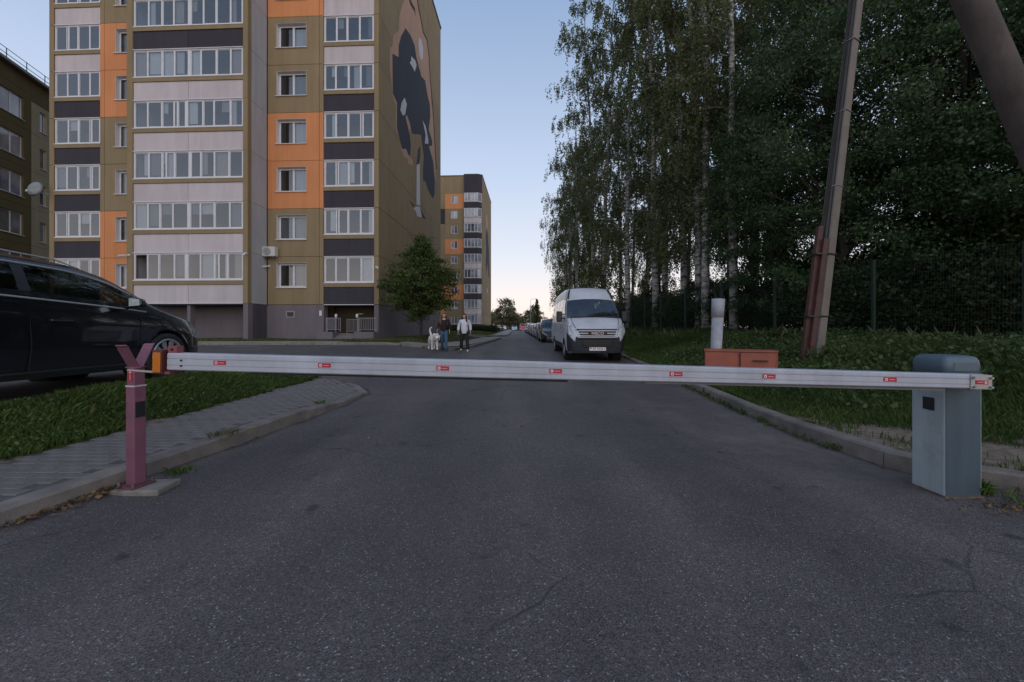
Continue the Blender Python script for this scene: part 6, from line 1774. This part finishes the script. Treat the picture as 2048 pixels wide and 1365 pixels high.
def person(loc, rz, H, label, top_c, leg_c, hair_c, shoe_c, stride, armL, armR, hair_len, jacket_r=1.0, leg_r=1.0, hood=False, turn=0, spread=1.0, feet=1.02):
    root = empty('person', loc, rz); tag(root, label, 'person')
    S = H / 1.66
    s = lambda *p: tuple(c * S for c in p)
    zh = .86
    la, lb = stride           # forward offsets of the two feet (towards -y)
    # body under the clothes: torso, neck, arms, legs in one surface
    ax_, bx_ = .085, -.085
    def leg(x, f, lift):
        k = (x * (.55 + .5 * feet), f * .45 - (.05 if lift > 0 else .015), .47 + lift * .4); an = (x * feet, f, .085 + lift)
        return k, an
    kL, aL = leg(ax_, la, .0 if la <= 0 else .03); kR, aR = leg(bx_, lb, .0 if lb <= 0 else .03)
    parts = [[(s(0, 0, .90), .115 * S), (s(0, .0, 1.05), .105 * S), (s(0, .01, 1.22), .125 * S), (s(0, .012, 1.36), .085 * S), (s(0, 0, 1.43), .05 * S), (s(0, -.005, 1.49), .048 * S)],
             [0, (s(ax_, 0, zh - .04), .085 * S), (s(*kL), .055 * S), (s(*aL), .036 * S)], [0, (s(bx_, 0, zh - .04), .085 * S), (s(*kR), .055 * S), (s(*aR), .036 * S)],
             [3, (s(.165, .01, 1.355), .05 * S), (s(*armL[0]), .038 * S), (s(*armL[1]), .026 * S)], [3, (s(-.165, .01, 1.355), .05 * S), (s(*armR[0]), .038 * S), (s(*armR[1]), .026 * S)]]
    V, E_, Rr = chain(parts); skin_mesh('body', V, E_, Rr, SKIN, root)
    # clothing
    j = jacket_r
    tp = [[(s(0, 0, .78), .15 * S * j), (s(0, 0, .98), .148 * S * j), (s(0, .01, 1.22), .155 * S * j), (s(0, .012, 1.35), .11 * S), (s(0, .005, 1.42), .066 * S)],
          [3, (s(.175, .012, 1.35), .072 * S * j), (s(*armL[0]), .066 * S * j), (s(*[a + (b - a) * .9 for a, b in zip(armL[0], armL[1])]), .052 * S * j)],
          [3, (s(-.175, .012, 1.35), .072 * S * j), (s(*armR[0]), .066 * S * j), (s(*[a + (b - a) * .9 for a, b in zip(armR[0], armR[1])]), .052 * S * j)]]
    V, E_, Rr = chain(tp); skin_mesh('jacket', V, E_, Rr, top_c, root)
    if hood:
        m = MB(); m.lathe([(.09 * S, -.05), (.115 * S, -.03), (.115 * S, .01), (.08 * S, .025)], s(0, .03, 1.41), n=16); m.build('hood', top_c, root, True)
        m = MB(); m.lathe([(.128 * S * j, .0), (.136 * S * j, .03), (.128 * S * j, .06)], s(0, 0, .80), n=20); m.build('hem', top_c, root, True)
    g = leg_r
    lp = [[(s(0, 0, 1.0), .132 * S), (s(0, 0, .86), .13 * S)], [1, (s(ax_ * 1.1, 0, zh - .10), .098 * S * g), (s(*kL), .076 * S * g), (s(aL[0], aL[1], aL[2] - .03), .066 * S * g)], [1, (s(bx_ * 1.1, 0, zh - .10), .098 * S * g), (s(*kR), .076 * S * g), (s(aR[0], aR[1], aR[2] - .03), .066 * S * g)]]
    V, E_, Rr = chain(lp); skin_mesh('trousers', V, E_, Rr, leg_c, root)
    for x, an in ((ax_, aL), (bx_, aR)):
        lift = max(0, an[2] - .085)
        m = MB(); cx, cy = an[0] * S, an[1] * S
        pts = [(-.036, .06), (.036, .06), (.045, -.06), (.040, -.14), (.012, -.18), (-.012, -.18), (-.040, -.14), (-.045, -.06)]
        m.hexa([(cx + px_, cy + py_, lift * S + .004 + (-.3 * py_ - .02 if lift > 0 and py_ > 0 else 0)) for px_, py_ in pts], [(cx + px_ * .85, cy + py_ * .9, lift * S + (.085 if py_ > -.07 else .055)) for px_, py_ in pts])
        m.build('shoe', shoe_c, root, bevel=.012)
    head(root, 1.565 * S, -.01, turn, hair=hair_c, long_=hair_len, spread=spread)
    for a, sd in ((armL, 1), (armR, -1)):
        d = Vector(a[1]) - Vector(a[0]); hand(root, Vector(s(*a[1])), d, .7, sd)
    return root

JK = mk('black_knit', (.015, .013, .015), .9, var=.2); JE = mk('blue_jeans', (.05, .10, .16), .85, var=.25, scale=12)
GH = mk('grey_hoodie', (.56, .56, .62), .9, var=.06); BT = mk('black_trousers', (.014, .013, .016), .85)
H1 = mk('auburn_hair', (.13, .052, .028), .5, var=.4, scale=30); H2 = mk('dark_brown_hair', (.035, .014, .016), .45, var=.3, scale=30)
SH1 = mk('dark_shoe', (.05, .06, .09), .7); SH2 = mk('white_shoe', (.55, .54, .52), .6)
PY = 17.7
person((-3.02, PY, float(A(-3.02, PY))), 0, 1.66, 'person with long auburn hair, black top and blue jeans walking a white dog', JK, JE, H1, SH1, (-.16, .20), [(.25, .04, 1.13), (.24, -.02, .90)], [(-.25, .03, 1.13), (-.27, -.10, .92)], .36, 1.0, 1.0, turn=.25, spread=1.7, feet=1.3)
person((-2.10, PY - .1, float(A(-2.1, PY - .1))), 0, 1.63, 'person with dark hair, pale grey hoodie and black trousers walking on the right', GH, BT, H2, SH2, (-.20, .14), [(.265, .05, 1.12), (.27, -.03, .89)], [(-.265, .05, 1.11), (-.28, .0, .88)], .34, 1.14, 1.15, hood=True, turn=-.3, spread=1.15, feet=2.0)
person((-2.35, 95.0, .34), 0, 1.7, 'distant person in dark clothes on the far walk', JK, mk('dark_denim', (.03, .035, .06), .9), H2, SH1, (-.1, .15), [(.24, .02, 1.13), (.25, -.02, .9)], [(-.24, .02, 1.13), (-.25, -.02, .9)], .1)
person((-3.6, 78.0, .38), .6, 1.7, 'distant person in a pale top beside the far lawn', GH, BT, H1, SH2, (-.1, .15), [(.24, .02, 1.13), (.2, -.12, .95)], [(-.24, .02, 1.13), (-.2, -.12, .95)], .2)

# white dog walking towards the camera, tail up
DW = mk('white_fur', (.68, .64, .61), .95, var=.1, scale=14, bump=.8, bscale=40); DN = mk('dog_nose', (.02, .018, .018), .4)
dg = empty('dog', (-3.42, PY - .35, float(A(-3.42, PY - .35))), R(24)); tag(dg, 'large white dog with its tail raised walking beside the person in jeans', 'dog')
parts = [[((0, .30, .56), .15), ((0, .08, .56), .155), ((0, -.16, .57), .17), ((0, -.30, .60), .145), ((0, -.40, .64), .105), ((0, -.47, .655), .088)],
         [2, ((.095, -.22, .46), .075), ((.10, -.25, .30), .045), ((.10, -.25, .12), .034), ((.10, -.28, .04), .042)],
         [2, ((-.095, -.22, .46), .075), ((-.10, -.16, .30), .045), ((-.10, -.13, .13), .034), ((-.10, -.17, .04), .042)],
         [0, ((.10, .30, .44), .095), ((.11, .22, .32), .055), ((.11, .36, .19), .034), ((.11, .34, .04), .038)],
         [0, ((-.10, .34, .44), .095), ((-.11, .28, .32), .055), ((-.11, .44, .20), .034), ((-.11, .45, .05), .038)],
         [0, ((0, .44, .66), .05), ((-.03, .52, .80), .042), ((-.05, .50, .93), .04), ((-.02, .42, 1.0), .028), ((.02, .36, 1.0), .02)]]
V, E_, Rr = chain(parts); skin_mesh('body', V, E_, Rr, DW, dg, 2)
V, E_, Rr = chain([[((0, -.46, .64), .09), ((.0, -.55, .63), .115), ((.01, -.65, .59), .085), ((.015, -.74, .55), .058), ((.015, -.79, .535), .05)]])
hd = skin_mesh('head', V, E_, Rr, DW, dg, 1)
for s_ in (1, -1):
    m = MB(); m.hexa([(s_ * .06, -.56, .72), (s_ * .10, -.52, .70), (s_ * .105, -.57, .68)], [(s_ * .125, -.60, .56), (s_ * .135, -.57, .56), (s_ * .135, -.61, .56)]); m.build('ear', mk('ear_fur', (.42, .38, .35), .95), hd)
    m = MB(); m.lathe([(.001, -.02), (.018, 0), (.001, .01)], (.01 + s_ * .045, -.69, .635), axis=1, n=8); m.build('eye', DN, hd, True)
m = MB(); m.lathe([(.001, -.03), (.03, -.01), (.028, .012), (.001, .02)], (.016, -.825, .55), axis=1, n=10); m.build('nose', DN, hd, True)
m = MB(); m.lathe([(.118, -.02), (.125, 0), (.118, .02)], (0, 0, 0), n=20); m.build('collar', mk('collar_dark', (.04, .03, .03), .6), dg, loc=(0, -.395, .655), rot=(R(-55), 0, 0))
m = MB(); m.path([(0, -.36, .75), (.1, -.2, .78), (.2, .1, .86), (.16, .30, .92)], .006, 5); m.build('lead', mk('collar_dark', None), dg)
